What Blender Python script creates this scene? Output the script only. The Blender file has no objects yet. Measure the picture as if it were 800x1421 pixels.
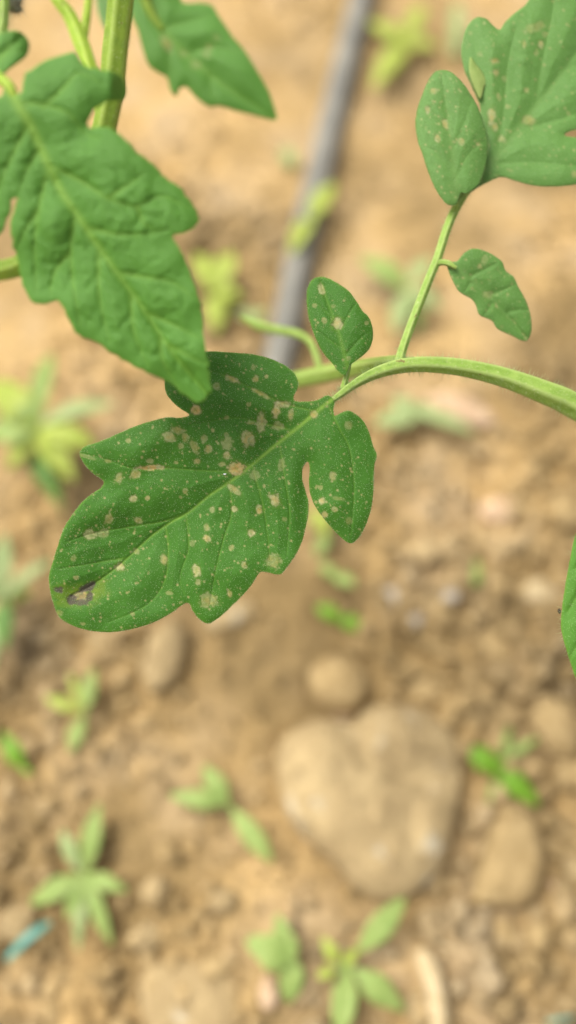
import bpy, math, random
import numpy as np
from mathutils import Vector

# ------------------------------------------------------------------ camera, sky, sun, exposure
scene = bpy.context.scene
col = scene.collection
CAM_H = 0.296                       # metres above the soil
PITCH = math.radians(65)            # looking down
TV = 0.66                           # tan of half the vertical angle
TH = TV * 576 / 1024
FOCUS = 0.140

cam_d = bpy.data.cameras.new("camera")
cam = bpy.data.objects.new("camera", cam_d)
col.objects.link(cam)
cam.location = (0, 0, CAM_H)
cam.rotation_euler = (math.pi / 2 - PITCH, 0, 0)
cam_d.sensor_fit = 'VERTICAL'
cam_d.sensor_height = 24
cam_d.lens = 12 / TV
cam_d.clip_start = 0.005
cam_d.clip_end = 200
cam_d.dof.use_dof = True
cam_d.dof.focus_distance = FOCUS
cam_d.dof.aperture_fstop = (12 / TV) / 6.5      # 6.5 mm wide aperture
cam_d.dof.aperture_blades = 0
scene.camera = cam

SUN_EL, SUN_AZ = math.radians(58), math.radians(-62)     # azimuth from +Y towards +X
world = bpy.data.worlds.new("World")
scene.world = world
world.use_nodes = True
wn = world.node_tree
wn.nodes.clear()
sky = wn.nodes.new("ShaderNodeTexSky")
sky.sky_type = 'NISHITA'
sky.sun_disc = False
sky.sun_elevation = SUN_EL
sky.sun_rotation = SUN_AZ
sky.air_density = 1.0
sky.dust_density = 6.0
sky.ozone_density = 0.6
hsv = wn.nodes.new("ShaderNodeHueSaturation")
hsv.inputs["Saturation"].default_value = 0.08      # thin white overcast
bg = wn.nodes.new("ShaderNodeBackground")
bg.inputs["Strength"].default_value = 0.12
wo = wn.nodes.new("ShaderNodeOutputWorld")
wn.links.new(sky.outputs[0], hsv.inputs["Color"])
wn.links.new(hsv.outputs[0], bg.inputs["Color"])
wn.links.new(bg.outputs[0], wo.inputs["Surface"])

sun_d = bpy.data.lights.new("sun", 'SUN')
sun_d.energy = 1.5
sun_d.angle = math.radians(35)
sun_d.color = (1.0, 0.92, 0.76)
sun = bpy.data.objects.new("sun", sun_d)
col.objects.link(sun)
sdir = Vector((math.sin(SUN_AZ) * math.cos(SUN_EL), math.cos(SUN_AZ) * math.cos(SUN_EL), math.sin(SUN_EL)))
sun.rotation_euler = sdir.to_track_quat('Z', 'Y').to_euler()
sun.location = sdir * 3

vs = scene.view_settings
vs.view_transform = 'Standard'
vs.look = 'None'
vs.gamma = 1.0
vs.use_curve_mapping = False
vs.exposure = 0.98

scene.cycles.use_denoising = True
scene.cycles.max_bounces = 8
scene.cycles.transmission_bounces = 4

# ------------------------------------------------------------------ helpers: space
R = random.Random(7)
rng = np.random.default_rng(11)
FWD = np.array([0, math.cos(PITCH), -math.sin(PITCH)])
UPV = np.array([0, math.sin(PITCH), math.cos(PITCH)])
RGT = np.array([1.0, 0, 0])
CAMP = np.array([0, 0, CAM_H])
W, H = 800.0, 1421.0


def ray(px, py):
    px = np.asarray(px, float); py = np.asarray(py, float)
    u = (px - W / 2) / (W / 2) * TH
    v = (H / 2 - py) / (H / 2) * TV
    return FWD + u[..., None] * RGT + v[..., None] * UPV


def P(px, py, d):
    """world point that stands d metres deep in front of the camera"""
    return CAMP + ray(px, py) * np.asarray(d, float)[..., None]


def G(px, py, z=0.0):
    """world point on the level z"""
    r = ray(px, py)
    t = (z - CAM_H) / r[..., 2]
    return CAMP + r * np.asarray(t)[..., None]


def gpx(px, py):
    """metres per photo pixel on the ground there"""
    p = G(px, py)
    d = float(np.dot(p - CAMP, FWD))
    return d * TH / (W / 2)


# ------------------------------------------------------------------ helpers: noise
def _hash(ix, iy, seed):
    h = (ix.astype(np.int64) * 374761393 + iy.astype(np.int64) * 668265263 + seed * 2147483647 + 1013904223) & 0xFFFFFFFF
    h = ((h ^ (h >> 13)) * 1274126177) & 0xFFFFFFFF
    h = ((h ^ (h >> 16)) * 2246822519) & 0xFFFFFFFF
    return ((h ^ (h >> 15)) & 0xFFFFFF) / float(0xFFFFFF)


def vnoise(x, y, seed=0):
    x = np.asarray(x, float); y = np.asarray(y, float)
    ix = np.floor(x); iy = np.floor(y)
    fx = x - ix; fy = y - iy
    fx = fx * fx * fx * (fx * (fx * 6 - 15) + 10)
    fy = fy * fy * fy * (fy * (fy * 6 - 15) + 10)
    a = _hash(ix, iy, seed); b = _hash(ix + 1, iy, seed)
    c = _hash(ix, iy + 1, seed); d = _hash(ix + 1, iy + 1, seed)
    return (a + (b - a) * fx) * (1 - fy) + (c + (d - c) * fx) * fy - 0.5


def fbm(x, y, octaves=4, seed=0, gain=0.5):
    s = 0; a = 1.0
    for k in range(octaves):
        s = s + a * vnoise(x * 2 ** k, y * 2 ** k, seed + 17 * k)
        a *= gain
    return s


def worley(x, y, seed=0):
    """F1, F2 and a random number of the nearest cell"""
    x = np.asarray(x, float); y = np.asarray(y, float)
    ix = np.floor(x); iy = np.floor(y)
    f1 = np.full(x.shape, 9.0); f2 = np.full(x.shape, 9.0); rid = np.zeros(x.shape)
    for dx in (-1, 0, 1):
        for dy in (-1, 0, 1):
            cx = ix + dx; cy = iy + dy
            qx = cx + 0.1 + 0.8 * _hash(cx, cy, seed)
            qy = cy + 0.1 + 0.8 * _hash(cx, cy, seed + 91)
            d = np.hypot(qx - x, qy - y)
            rr = _hash(cx, cy, seed + 191)
            near = d < f1
            f2 = np.where(near, f1, np.minimum(f2, d))
            rid = np.where(near, rr, rid)
            f1 = np.where(near, d, f1)
    return f1, f2, rid


def sstep(a, b, x):
    t = np.clip((x - a) / (b - a), 0, 1)
    return t * t * (3 - 2 * t)


def catmull(pts, n=6, closed=True):
    p = np.array(pts, float)
    m = len(p)
    out = []
    rng_ = range(m) if closed else range(m - 1)
    for i in rng_:
        if closed:
            a, b, c, d = p[i - 1], p[i], p[(i + 1) % m], p[(i + 2) % m]
        else:
            a, b, c, d = p[max(i - 1, 0)], p[i], p[i + 1], p[min(i + 2, m - 1)]
        for k in range(n):
            t = k / n
            out.append(0.5 * ((2 * b) + (c - a) * t + (2 * a - 5 * b + 4 * c - d) * t * t + (3 * b - a - 3 * c + d) * t ** 3))
    if not closed:
        out.append(p[-1])
    return np.array(out)


def seg_dist(px, py, poly):
    """distance and parameter of points to an open polyline"""
    best = np.full(px.shape, 1e9); bt = np.zeros(px.shape); sgn = np.zeros(px.shape)
    L = 0
    poly = np.asarray(poly, float)
    for a, b in zip(poly[:-1], poly[1:]):
        e = b - a; l2 = float(e @ e) + 1e-12; l = math.sqrt(l2)
        t = np.clip(((px - a[0]) * e[0] + (py - a[1]) * e[1]) / l2, 0, 1)
        d = np.hypot(px - a[0] - t * e[0], py - a[1] - t * e[1])
        m = d < best
        best = np.where(m, d, best)
        bt = np.where(m, L + t * l, bt)
        sgn = np.where(m, np.sign(e[0] * (py - a[1]) - e[1] * (px - a[0])), sgn)
        L += l
    return best, bt / L, sgn


def inside(px, py, poly):
    r = np.zeros(px.shape, bool)
    x0, y0 = poly[-1]
    for x1, y1 in poly:
        if y0 != y1:
            c = ((y1 > py) != (y0 > py)) & (px < (x0 - x1) * (py - y1) / (y0 - y1) + x1)
            r ^= c
        x0, y0 = x1, y1
    return r


# ------------------------------------------------------------------ helpers: objects
def link_mesh(name, verts, faces, mat, parent=None, smooth=True, attrs=None):
    me = bpy.data.meshes.new(name)
    verts = np.asarray(verts, np.float32)
    if isinstance(faces, np.ndarray):
        k = faces.shape[1]; n = len(faces)
        me.vertices.add(len(verts)); me.vertices.foreach_set("co", verts.ravel())
        me.loops.add(n * k); me.loops.foreach_set("vertex_index", faces.astype(np.int32).ravel())
        me.polygons.add(n)
        me.polygons.foreach_set("loop_start", np.arange(0, n * k, k, dtype=np.int32))
        me.polygons.foreach_set("loop_total", np.full(n, k, np.int32))
        me.update(calc_edges=True)
        me.validate()
    else:
        me.from_pydata([tuple(map(float, v)) for v in verts], [], [tuple(map(int, f)) for f in faces])
        me.update()
    if smooth:
        me.polygons.foreach_set("use_smooth", np.ones(len(me.polygons), bool))
    for an, av in (attrs or {}).items():
        av = np.asarray(av, np.float32)
        if av.ndim == 1:
            a = me.attributes.new(an, 'FLOAT', 'POINT'); a.data.foreach_set("value", av)
        else:
            a = me.attributes.new(an, 'FLOAT_COLOR', 'POINT'); a.data.foreach_set("color", av.ravel())
    me.materials.append(mat)
    o = bpy.data.objects.new(name, me)
    col.objects.link(o)
    if parent is not None:
        o.parent = parent
        o.matrix_parent_inverse = parent.matrix_world.inverted()
    return o


def tag(o, label=None, cat=None, group=None, kind=None):
    if label: o["label"] = label
    if cat: o["category"] = cat
    if group: o["group"] = group
    if kind: o["kind"] = kind
    return o


def empty(name, loc, label, cat, group=None):
    o = bpy.data.objects.new(name, None)
    col.objects.link(o)
    o.location = tuple(map(float, loc))
    o.empty_display_size = 0.01
    bpy.context.view_layer.update()
    o.matrix_world.translation = o.location
    return tag(o, label, cat, group)


def tube(pts, radii, sides=14, grooves=0.0, closed_end=True, seed=0, n=8):
    """swept tapered tube through pts (world), radii per point; verts, quad faces"""
    p = catmull(pts, n, closed=False)
    r = np.interp(np.linspace(0, 1, len(p)), np.linspace(0, 1, len(radii)), radii)
    t = np.gradient(p, axis=0); t /= np.linalg.norm(t, axis=1)[:, None] + 1e-12
    up = np.array([0.13, 0.31, 0.94])
    vs_, fs = [], []
    prev = None
    for i in range(len(p)):
        a = prev if prev is not None else np.cross(t[i], up)
        a = a - t[i] * (a @ t[i]); a /= np.linalg.norm(a) + 1e-12
        b = np.cross(t[i], a); prev = a
        for k in range(sides):
            th = 2 * math.pi * k / sides
            rr = r[i] * (1 + grooves * math.cos(5 * th + 0.4) + 0.5 * grooves * math.sin(i * 0.35 + seed + th))
            vs_.append(p[i] + rr * (math.cos(th) * a + math.sin(th) * b))
    for i in range(len(p) - 1):
        for k in range(sides):
            k2 = (k + 1) % sides
            fs.append((i * sides + k, i * sides + k2, (i + 1) * sides + k2, (i + 1) * sides + k))
    if closed_end:
        fs.append(tuple(reversed(range(sides))))
        fs.append(tuple((len(p) - 1) * sides + k for k in range(sides)))
    return np.array(vs_), fs, p, r


def hair_mesh(name, pos, dirs, lens, rads, mat, parent):
    """many tapered three-sided hairs as one mesh"""
    pos = np.asarray(pos); dirs = np.asarray(dirs)
    n = len(pos)
    dirs = dirs / (np.linalg.norm(dirs, axis=1)[:, None] + 1e-12)
    ref = np.where(np.abs(dirs[:, 2:3]) < 0.8, np.array([[0, 0, 1.0]]), np.array([[1.0, 0, 0]]))
    a = np.cross(dirs, ref); a /= np.linalg.norm(a, axis=1)[:, None] + 1e-12
    b = np.cross(dirs, a)
    V = np.zeros((n, 4, 3))
    for k in range(3):
        th = 2 * math.pi * k / 3
        V[:, k] = pos + np.asarray(rads)[:, None] * (math.cos(th) * a + math.sin(th) * b)
    V[:, 3] = pos + dirs * np.asarray(lens)[:, None]
    base = (np.arange(n) * 4)[:, None, None]
    F = (base + np.array([[0, 1, 3], [1, 2, 3], [2, 0, 3]])[None]).reshape(-1, 3)
    o = link_mesh(name, V.reshape(-1, 3), F, mat, parent, smooth=False)
    o["kind"] = "stuff"
    return o


# ------------------------------------------------------------------ materials
def new_mat(name):
    m = bpy.data.materials.new(name)
    m.use_nodes = True
    nt = m.node_tree
    nt.nodes.clear()
    return m, nt, nt.nodes, nt.links


def mixc(nt, fac, a, b):
    n = nt.nodes.new("ShaderNodeMix"); n.data_type = 'RGBA'
    for sock, v in ((n.inputs[0], fac), (n.inputs[6], a), (n.inputs[7], b)):
        if hasattr(v, "is_output"):
            nt.links.new(v, sock)
        elif isinstance(v, (int, float)):
            sock.default_value = v
        else:
            sock.default_value = (*v, 1)
    return n.outputs[2]


def noise(nt, scale, detail=3, rough=0.5, coords=None):
    n = nt.nodes.new("ShaderNodeTexNoise")
    n.inputs["Scale"].default_value = scale
    n.inputs["Detail"].default_value = detail
    n.inputs["Roughness"].default_value = rough
    if coords is not None: nt.links.new(coords, n.inputs["Vector"])
    return n.outputs["Fac"]


def ramp(nt, fac, a, b):
    n = nt.nodes.new("ShaderNodeMapRange")
    n.inputs["From Min"].default_value = a; n.inputs["From Max"].default_value = b
    nt.links.new(fac, n.inputs["Value"])
    return n.outputs[0]


def geo_pos(nt):
    return nt.nodes.new("ShaderNodeNewGeometry").outputs["Position"]


def leaf_material(name, c1, c2, vein, trans_tint, trans=0.22, rough=0.52, spec=0.35, speck=0.5):
    m, nt, N, L = new_mat(name)
    pos = geo_pos(nt)
    at = N.new("ShaderNodeAttribute"); at.attribute_name = "mask"
    sep = N.new("ShaderNodeSeparateColor"); L.new(at.outputs["Color"], sep.inputs[0])
    at2 = N.new("ShaderNodeAttribute"); at2.attribute_name = "vein"
    base = mixc(nt, ramp(nt, noise(nt, 260, 4), 0.35, 0.65), c1, c2)
    base = mixc(nt, ramp(nt, noise(nt, 2600, 2), 0.45, 0.75), base, tuple(min(1, x * 1.45) for x in c2))
    base = mixc(nt, at2.outputs["Fac"], base, vein)
    # tiny pale gland dots
    vo = N.new("ShaderNodeTexVoronoi"); vo.inputs["Scale"].default_value = 2300
    L.new(pos, vo.inputs["Vector"])
    dot = ramp(nt, vo.outputs["Distance"], 0.26, 0.12)
    mm = N.new("ShaderNodeMath"); mm.operation = 'MULTIPLY'
    L.new(dot, mm.inputs[0]); mm.inputs[1].default_value = speck
    base = mixc(nt, mm.outputs[0], base, (0.30, 0.42, 0.22))
    base = mixc(nt, sep.outputs[2], base, (0.20, 0.26, 0.02))                       # yellow halo
    at3 = N.new("ShaderNodeAttribute"); at3.attribute_name = "tone"
    ta = mixc(nt, at3.outputs["Fac"], (0.47, 0.46, 0.23), (0.58, 0.40, 0.13))
    tb = mixc(nt, at3.outputs["Fac"], (0.30, 0.30, 0.13), (0.36, 0.24, 0.08))
    tan = mixc(nt, ramp(nt, noise(nt, 1400, 4), 0.38, 0.62), tb, ta)
    base = mixc(nt, sep.outputs[0], base, tan)                                      # dead tan tissue
    dk = mixc(nt, ramp(nt, noise(nt, 2500, 3), 0.4, 0.6), (0.022, 0.021, 0.020), (0.13, 0.10, 0.075))
    base = mixc(nt, sep.outputs[1], base, dk)                                       # black rot
    pr = N.new("ShaderNodeBsdfPrincipled")
    L.new(base, pr.inputs["Base Color"])
    pr.inputs["Roughness"].default_value = rough
    pr.inputs["Specular IOR Level"].default_value = spec
    bmp = N.new("ShaderNodeBump"); bmp.inputs["Strength"].default_value = 0.35
    bmp.inputs["Distance"].default_value = 0.00015
    L.new(noise(nt, 1700, 3), bmp.inputs["Height"]); L.new(bmp.outputs[0], pr.inputs["Normal"])
    tr = N.new("ShaderNodeBsdfTranslucent")
    L.new(mixc(nt, 0.55, base, trans_tint), tr.inputs["Color"])
    mx = N.new("ShaderNodeMixShader"); mx.inputs[0].default_value = trans
    L.new(pr.outputs[0], mx.inputs[1]); L.new(tr.outputs[0], mx.inputs[2])
    out = N.new("ShaderNodeOutputMaterial"); L.new(mx.outputs[0], out.inputs[0])
    return m


def simple_mat(name, c1, c2, scale=300, rough=0.7, bump=0.0, bscale=800, spec=0.3, detail=4, trans=0.0, lo=0.35, hi=0.65):
    m, nt, N, L = new_mat(name)
    base = mixc(nt, ramp(nt, noise(nt, scale, detail, 0.6, geo_pos(nt)), lo, hi), c1, c2)
    pr = N.new("ShaderNodeBsdfPrincipled")
    L.new(base, pr.inputs["Base Color"])
    pr.inputs["Roughness"].default_value = rough
    pr.inputs["Specular IOR Level"].default_value = spec
    if bump:
        b = N.new("ShaderNodeBump"); b.inputs["Strength"].default_value = bump; b.inputs["Distance"].default_value = 0.0006
        L.new(noise(nt, bscale, 5, 0.6, geo_pos(nt)), b.inputs["Height"]); L.new(b.outputs[0], pr.inputs["Normal"])
    out = N.new("ShaderNodeOutputMaterial")
    if trans:
        tr = N.new("ShaderNodeBsdfTranslucent"); L.new(base, tr.inputs["Color"])
        mx = N.new("ShaderNodeMixShader"); mx.inputs[0].default_value = trans
        L.new(pr.outputs[0], mx.inputs[1]); L.new(tr.outputs[0], mx.inputs[2]); L.new(mx.outputs[0], out.inputs[0])
    else:
        L.new(pr.outputs[0], out.inputs[0])
    return m


def stem_material(name, c1, c2, ridge_c, trans=0.12):
    m, nt, N, L = new_mat(name)
    pos = geo_pos(nt)
    base = mixc(nt, ramp(nt, noise(nt, 420, 4, 0.6, pos), 0.35, 0.65), c1, c2)
    at = N.new("ShaderNodeAttribute"); at.attribute_name = "ridge"
    base = mixc(nt, at.outputs["Fac"], base, ridge_c)
    base = mixc(nt, ramp(nt, noise(nt, 2200, 3, 0.6, pos), 0.60, 0.72), base, (0.40, 0.46, 0.20))
    base = mixc(nt, ramp(nt, noise(nt, 700, 2, 0.5, pos), 0.70, 0.76), base, (0.20, 0.15, 0.05))
    pr = N.new("ShaderNodeBsdfPrincipled"); L.new(base, pr.inputs["Base Color"])
    pr.inputs["Roughness"].default_value = 0.6; pr.inputs["Specular IOR Level"].default_value = 0.25
    b = N.new("ShaderNodeBump"); b.inputs["Strength"].default_value = 0.35; b.inputs["Distance"].default_value = 0.0003
    L.new(noise(nt, 1800, 4, 0.6, pos), b.inputs["Height"]); L.new(b.outputs[0], pr.inputs["Normal"])
    tr = N.new("ShaderNodeBsdfTranslucent"); L.new(base, tr.inputs["Color"])
    mx = N.new("ShaderNodeMixShader"); mx.inputs[0].default_value = trans
    L.new(pr.outputs[0], mx.inputs[1]); L.new(tr.outputs[0], mx.inputs[2])
    out = N.new("ShaderNodeOutputMaterial"); L.new(mx.outputs[0], out.inputs[0])
    return m


def stone_material(name, c1, c2):
    m, nt, N, L = new_mat(name)
    pos = geo_pos(nt)
    base = mixc(nt, ramp(nt, noise(nt, 40, 5, 0.6, pos), 0.35, 0.65), c1, c2)
    base = mixc(nt, ramp(nt, noise(nt, 95, 4, 0.7, pos), 0.52, 0.66), base, tuple(x * 0.78 for x in c1))        # mineral stains
    base = mixc(nt, ramp(nt, noise(nt, 70, 3, 0.6, pos), 0.62, 0.72), base, (0.46, 0.40, 0.29))                 # pale crust
    base = mixc(nt, ramp(nt, noise(nt, 1300, 2, 0.6, pos), 0.60, 0.70), base, (0.15, 0.12, 0.08))               # grains
    pr = N.new("ShaderNodeBsdfPrincipled"); L.new(base, pr.inputs["Base Color"])
    pr.inputs["Roughness"].default_value = 0.9; pr.inputs["Specular IOR Level"].default_value = 0.15
    b = N.new("ShaderNodeBump"); b.inputs["Strength"].default_value = 0.8; b.inputs["Distance"].default_value = 0.001
    L.new(noise(nt, 260, 6, 0.65, pos), b.inputs["Height"]); L.new(b.outputs[0], pr.inputs["Normal"])
    out = N.new("ShaderNodeOutputMaterial"); L.new(pr.outputs[0], out.inputs[0])
    return m


def soil_material(name, dry1, dry2, shade_wet, use_attr=True):
    m, nt, N, L = new_mat(name)
    pos = geo_pos(nt)
    base = mixc(nt, ramp(nt, noise(nt, 60, 5, 0.6, pos), 0.35, 0.65), dry1, dry2)
    base = mixc(nt, ramp(nt, noise(nt, 420, 4, 0.65, pos), 0.42, 0.68), base, tuple(x * 0.62 for x in dry2))
    base = mixc(nt, ramp(nt, noise(nt, 900, 3, 0.6, pos), 0.58, 0.75), base, tuple(min(1, x * 1.25) for x in dry1))
    base = mixc(nt, ramp(nt, noise(nt, 22, 4, 0.6, pos), 0.45, 0.70), base, (dry2[0] * .95, dry2[1] * 1.06, dry2[2] * 1.45))   # greyer, pinker patches
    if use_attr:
        at = N.new("ShaderNodeAttribute"); at.attribute_name = "shade_damp"
        base = mixc(nt, at.outputs["Fac"], base, shade_wet)  # darker tone for moisture and the painted plant shade
    pr = N.new("ShaderNodeBsdfPrincipled")
    L.new(base, pr.inputs["Base Color"])
    pr.inputs["Roughness"].default_value = 0.95
    pr.inputs["Specular IOR Level"].default_value = 0.1
    b = N.new("ShaderNodeBump"); b.inputs["Strength"].default_value = 0.6; b.inputs["Distance"].default_value = 0.0008
    L.new(noise(nt, 700, 5, 0.65, pos), b.inputs["Height"]); L.new(b.outputs[0], pr.inputs["Normal"])
    out = N.new("ShaderNodeOutputMaterial"); L.new(pr.outputs[0], out.inputs[0])
    return m


M = {}
M['leaf'] = leaf_material("tomato_leaf_green", (0.032, 0.116, 0.009), (0.049, 0.156, 0.013), (0.18, 0.32, 0.04), (0.16, 0.34, 0.02), spec=0.22, speck=0.20)
M['leaf_right'] = leaf_material("tomato_leaf_soft_green", (0.076, 0.184, 0.029), (0.106, 0.232, 0.045), (0.16, 0.29, 0.07), (0.18, 0.36, 0.03), speck=0.25)
M['leaf_young_lit'] = leaf_material("tomato_leaf_young_lit_green", (0.060, 0.182, 0.015), (0.088, 0.230, 0.024), (0.20, 0.36, 0.04), (0.22, 0.46, 0.02), trans=0.28, speck=0.12)  # paler for youth, with the stronger light on near leaves painted in
M['stem'] = stem_material("tomato_stem", (0.19, 0.31, 0.045), (0.27, 0.39, 0.08), (0.36, 0.46, 0.14))
M['stem_lime'] = stem_material("tomato_stem_lime", (0.22, 0.34, 0.02), (0.29, 0.41, 0.035), (0.36, 0.47, 0.07))
M['stem_dark'] = stem_material("tomato_stem_deep", (0.15, 0.25, 0.02), (0.21, 0.31, 0.03), (0.30, 0.40, 0.07))
M['hair'] = simple_mat("plant_hair", (0.32, 0.46, 0.18), (0.44, 0.56, 0.28), 500, 0.5, trans=0.4)
M['bud'] = simple_mat("downy_bud", (0.16, 0.17, 0.11), (0.34, 0.34, 0.25), 900, 0.8, 0.5)
M['weed'] = simple_mat("weed_green", (0.25, 0.355, 0.09), (0.34, 0.43, 0.13), 200, 0.55, trans=0.3)
M['weed_yellow'] = simple_mat("weed_yellow_green", (0.32, 0.40, 0.05), (0.42, 0.48, 0.10), 200, 0.55, trans=0.3)
M['weed_vivid'] = simple_mat("weed_vivid_green", (0.13, 0.29, 0.015), (0.20, 0.37, 0.03), 200, 0.5, trans=0.3)
M['weed_pale'] = simple_mat("weed_pale_green", (0.30, 0.39, 0.15), (0.40, 0.47, 0.21), 200, 0.6, trans=0.3)
M['weed_dark'] = simple_mat("weed_dark_green", (0.09, 0.19, 0.03), (0.13, 0.25, 0.05), 200, 0.55, trans=0.2)
M['hose'] = simple_mat("drip_hose_grey", (0.125, 0.121, 0.105), (0.22, 0.207, 0.172), 60, 0.7, 0.2, 500, 0.5)
M['twine'] = simple_mat("teal_plastic", (0.06, 0.22, 0.17), (0.13, 0.30, 0.24), 300, 0.35)
M['straw'] = simple_mat("dry_straw", (0.42, 0.32, 0.17), (0.55, 0.43, 0.26), 300, 0.8, 0.4)
M['stone'] = stone_material("tan_stone", (0.285, 0.205, 0.102), (0.43, 0.320, 0.165))
M['stone_pink'] = simple_mat("pinkish_stone", (0.42, 0.28, 0.17), (0.52, 0.38, 0.25), 120, 0.85, 0.4, 500, 0.2)
M['stone_pale'] = simple_mat("pale_stone", (0.40, 0.31, 0.175), (0.48, 0.38, 0.23), 120, 0.85, 0.4, 500, 0.2)
M['clod'] = simple_mat("soil_clod", (0.26, 0.18, 0.082), (0.38, 0.275, 0.135), 160, 0.95, 0.8, 700, 0.1)
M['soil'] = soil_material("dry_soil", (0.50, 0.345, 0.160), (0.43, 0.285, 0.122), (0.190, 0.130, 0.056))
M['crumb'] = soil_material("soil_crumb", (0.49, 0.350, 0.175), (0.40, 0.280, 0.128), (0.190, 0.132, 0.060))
M['grey_bits'] = simple_mat("grey_stone", (0.31, 0.27, 0.215), (0.40, 0.35, 0.29), 200, 0.8, 0.4)


# ------------------------------------------------------------------ the ground
def shade_damp_at(x, y):
    """how dark the soil is: moisture patches plus plant shade painted towards the lower right"""
    b = 0.5 + 1.6 * fbm(x * 14 + 3, y * 14 + 1, 4, 5) + 3.6 * x - 1.6 * (y - 0.15)  # the gradient paints the plant's shade over random moisture patches
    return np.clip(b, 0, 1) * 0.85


def clodiness(x, y):
    return np.clip(0.62 + 1.5 * x - 1.6 * (y - 0.12) + 0.9 * fbm(x * 12, y * 12, 2, 9), 0.12, 1.15)


HOLLOWS = [(G(512, 1112)[:2], 0.036, 0.0035), (G(705, 1192)[:2], 0.017, 0.0030), (G(470, 955)[:2], 0.012, 0.002)]


def soil_h(x, y):
    x = np.asarray(x, float); y = np.asarray(y, float)
    far = np.clip((np.hypot(x, y - 0.2) - 0.4) / 1.0, 0, 1)
    c = clodiness(x, y) * (1 - 0.7 * far)
    h = 0.010 * fbm(x * 7, y * 7, 3, 1) + 0.006 * fbm(x * 30, y * 30, 3, 2) * (0.5 + c)
    wx = x + 0.004 * fbm(x * 60, y * 60, 2, 31); wy = y + 0.004 * fbm(x * 60, y * 60, 2, 37)
    for size, amp, sd in ((0.028, 0.0048, 3), (0.011, 0.0040, 4), (0.0055, 0.0030, 6)):
        f1, f2, rid = worley(wx / size, wy / size, sd)
        dome = np.sqrt(np.clip(1 - (f1 / 0.75) ** 2, 0, 1)) * sstep(0.25, 0.9, rid)
        h = h + amp * c * (dome - 0.35)
    h = h + 0.0011 * fbm(x * 240, y * 240, 2, 8) * (0.35 + c)
    for c_, r_, dp in HOLLOWS:                       # shallow beds under the larger stones
        e = np.hypot(x - c_[0], y - c_[1]) / r_
        n = np.exp(-e ** 4)
        h = h * (1 - 0.75 * n) - dp * n
    return h


def axis(a, b, step, lo, hi):
    core = np.arange(a, b + step / 2, step)
    left, right = [], []
    s, v = step, a
    while v > lo:
        s *= 1.22; v -= s; left.append(v)
    s, v = step, core[-1]
    while v < hi:
        s *= 1.22; v += s; right.append(v)
    return np.concatenate([left[::-1], core, right])


gx = axis(-0.21, 0.21, 0.00125, -40, 40)
gy = axis(-0.09, 0.54, 0.00125, -40, 40)
GX, GY = np.meshgrid(gx, gy)
GZ = soil_h(GX, GY)
nx_, ny_ = len(gx), len(gy)
idx = np.arange(nx_ * ny_).reshape(ny_, nx_)
quads = np.stack([idx[:-1, :-1], idx[:-1, 1:], idx[1:, 1:], idx[1:, :-1]], -1).reshape(-1, 4)
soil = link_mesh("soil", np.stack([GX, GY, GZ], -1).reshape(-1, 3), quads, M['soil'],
                 attrs={"shade_damp": shade_damp_at(GX, GY).ravel()})
tag(soil, "bare dry tan soil, crumbly and uneven", kind="structure")
del GX, GY, GZ, idx, quads


def gh(px, py):
    """soil point seen at a photo pixel (two fixed-point steps)"""
    z = 0.0
    for _ in range(4):
        p = G(px, py, z)
        z = float(soil_h(p[0], p[1]))
    return np.array([p[0], p[1], z])


# ------------------------------------------------------------------ stones and clods
def ico(sub):
    import bmesh
    bm = bmesh.new()
    bmesh.ops.create_icosphere(bm, subdivisions=sub, radius=1)
    v = np.array([x.co[:] for x in bm.verts]); f = np.array([[w.index for w in fc.verts] for fc in bm.faces])
    bm.free()
    return v, f


ICO = {k: ico(k) for k in (1, 2, 3, 4)}


def lump(sub, rough, seed, angular=0.0):
    v, f = ICO[sub]
    s = seed * 3.7
    d = 1 + rough * (vnoise(v[:, 0] * 1.6 + s, v[:, 1] * 1.6 + v[:, 2] * 2.1 + s, seed)
                     + 0.5 * vnoise(v[:, 1] * 3.1 - s, v[:, 2] * 3.3 + v[:, 0] * 2.7 + s, seed + 5)
                     + 0.25 * vnoise(v[:, 2] * 7 + v[:, 0] * 4 - s, v[:, 1] * 7 + s, seed + 9))
    v = v * d[:, None]
    if angular:                                     # flatten along a few random planes
        r = np.random.default_rng(seed)
        for _ in range(9):
            n = r.normal(size=3); n /= np.linalg.norm(n)
            k = 1 - angular * r.uniform(0.3, 1)
            e = v @ n - k
            v = v - np.where(e > 0, e, 0)[:, None] * n * 0.85
    return v, f


def stone(name, px, py, rx, ry, label, mat, rot=0.0, hgt=0.6, sink=0.35, seed=1, rough=0.35, cat="stone", angular=0.25, group=None):
    """px-sized pebble half sunk in the soil"""
    p = gh(px, py); k = gpx(px, py)
    v, f = lump(3, rough, seed, angular)
    a, b = rx * k, ry * k * 1.02
    c = hgt * min(a, b) * 1.25
    ca, sa = math.cos(rot), math.sin(rot)
    x, y, z = v[:, 0] * a, v[:, 1] * b, v[:, 2] * c
    V = np.stack([x * ca - y * sa, x * sa + y * ca, z], -1)
    V = V + np.array([p[0], p[1], p[2] + c * (1 - 2 * sink)])
    me = link_mesh(name, V - V.mean(0), f, mat)
    me.location = tuple(V.mean(0))
    return tag(me, label, cat, group)


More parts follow.
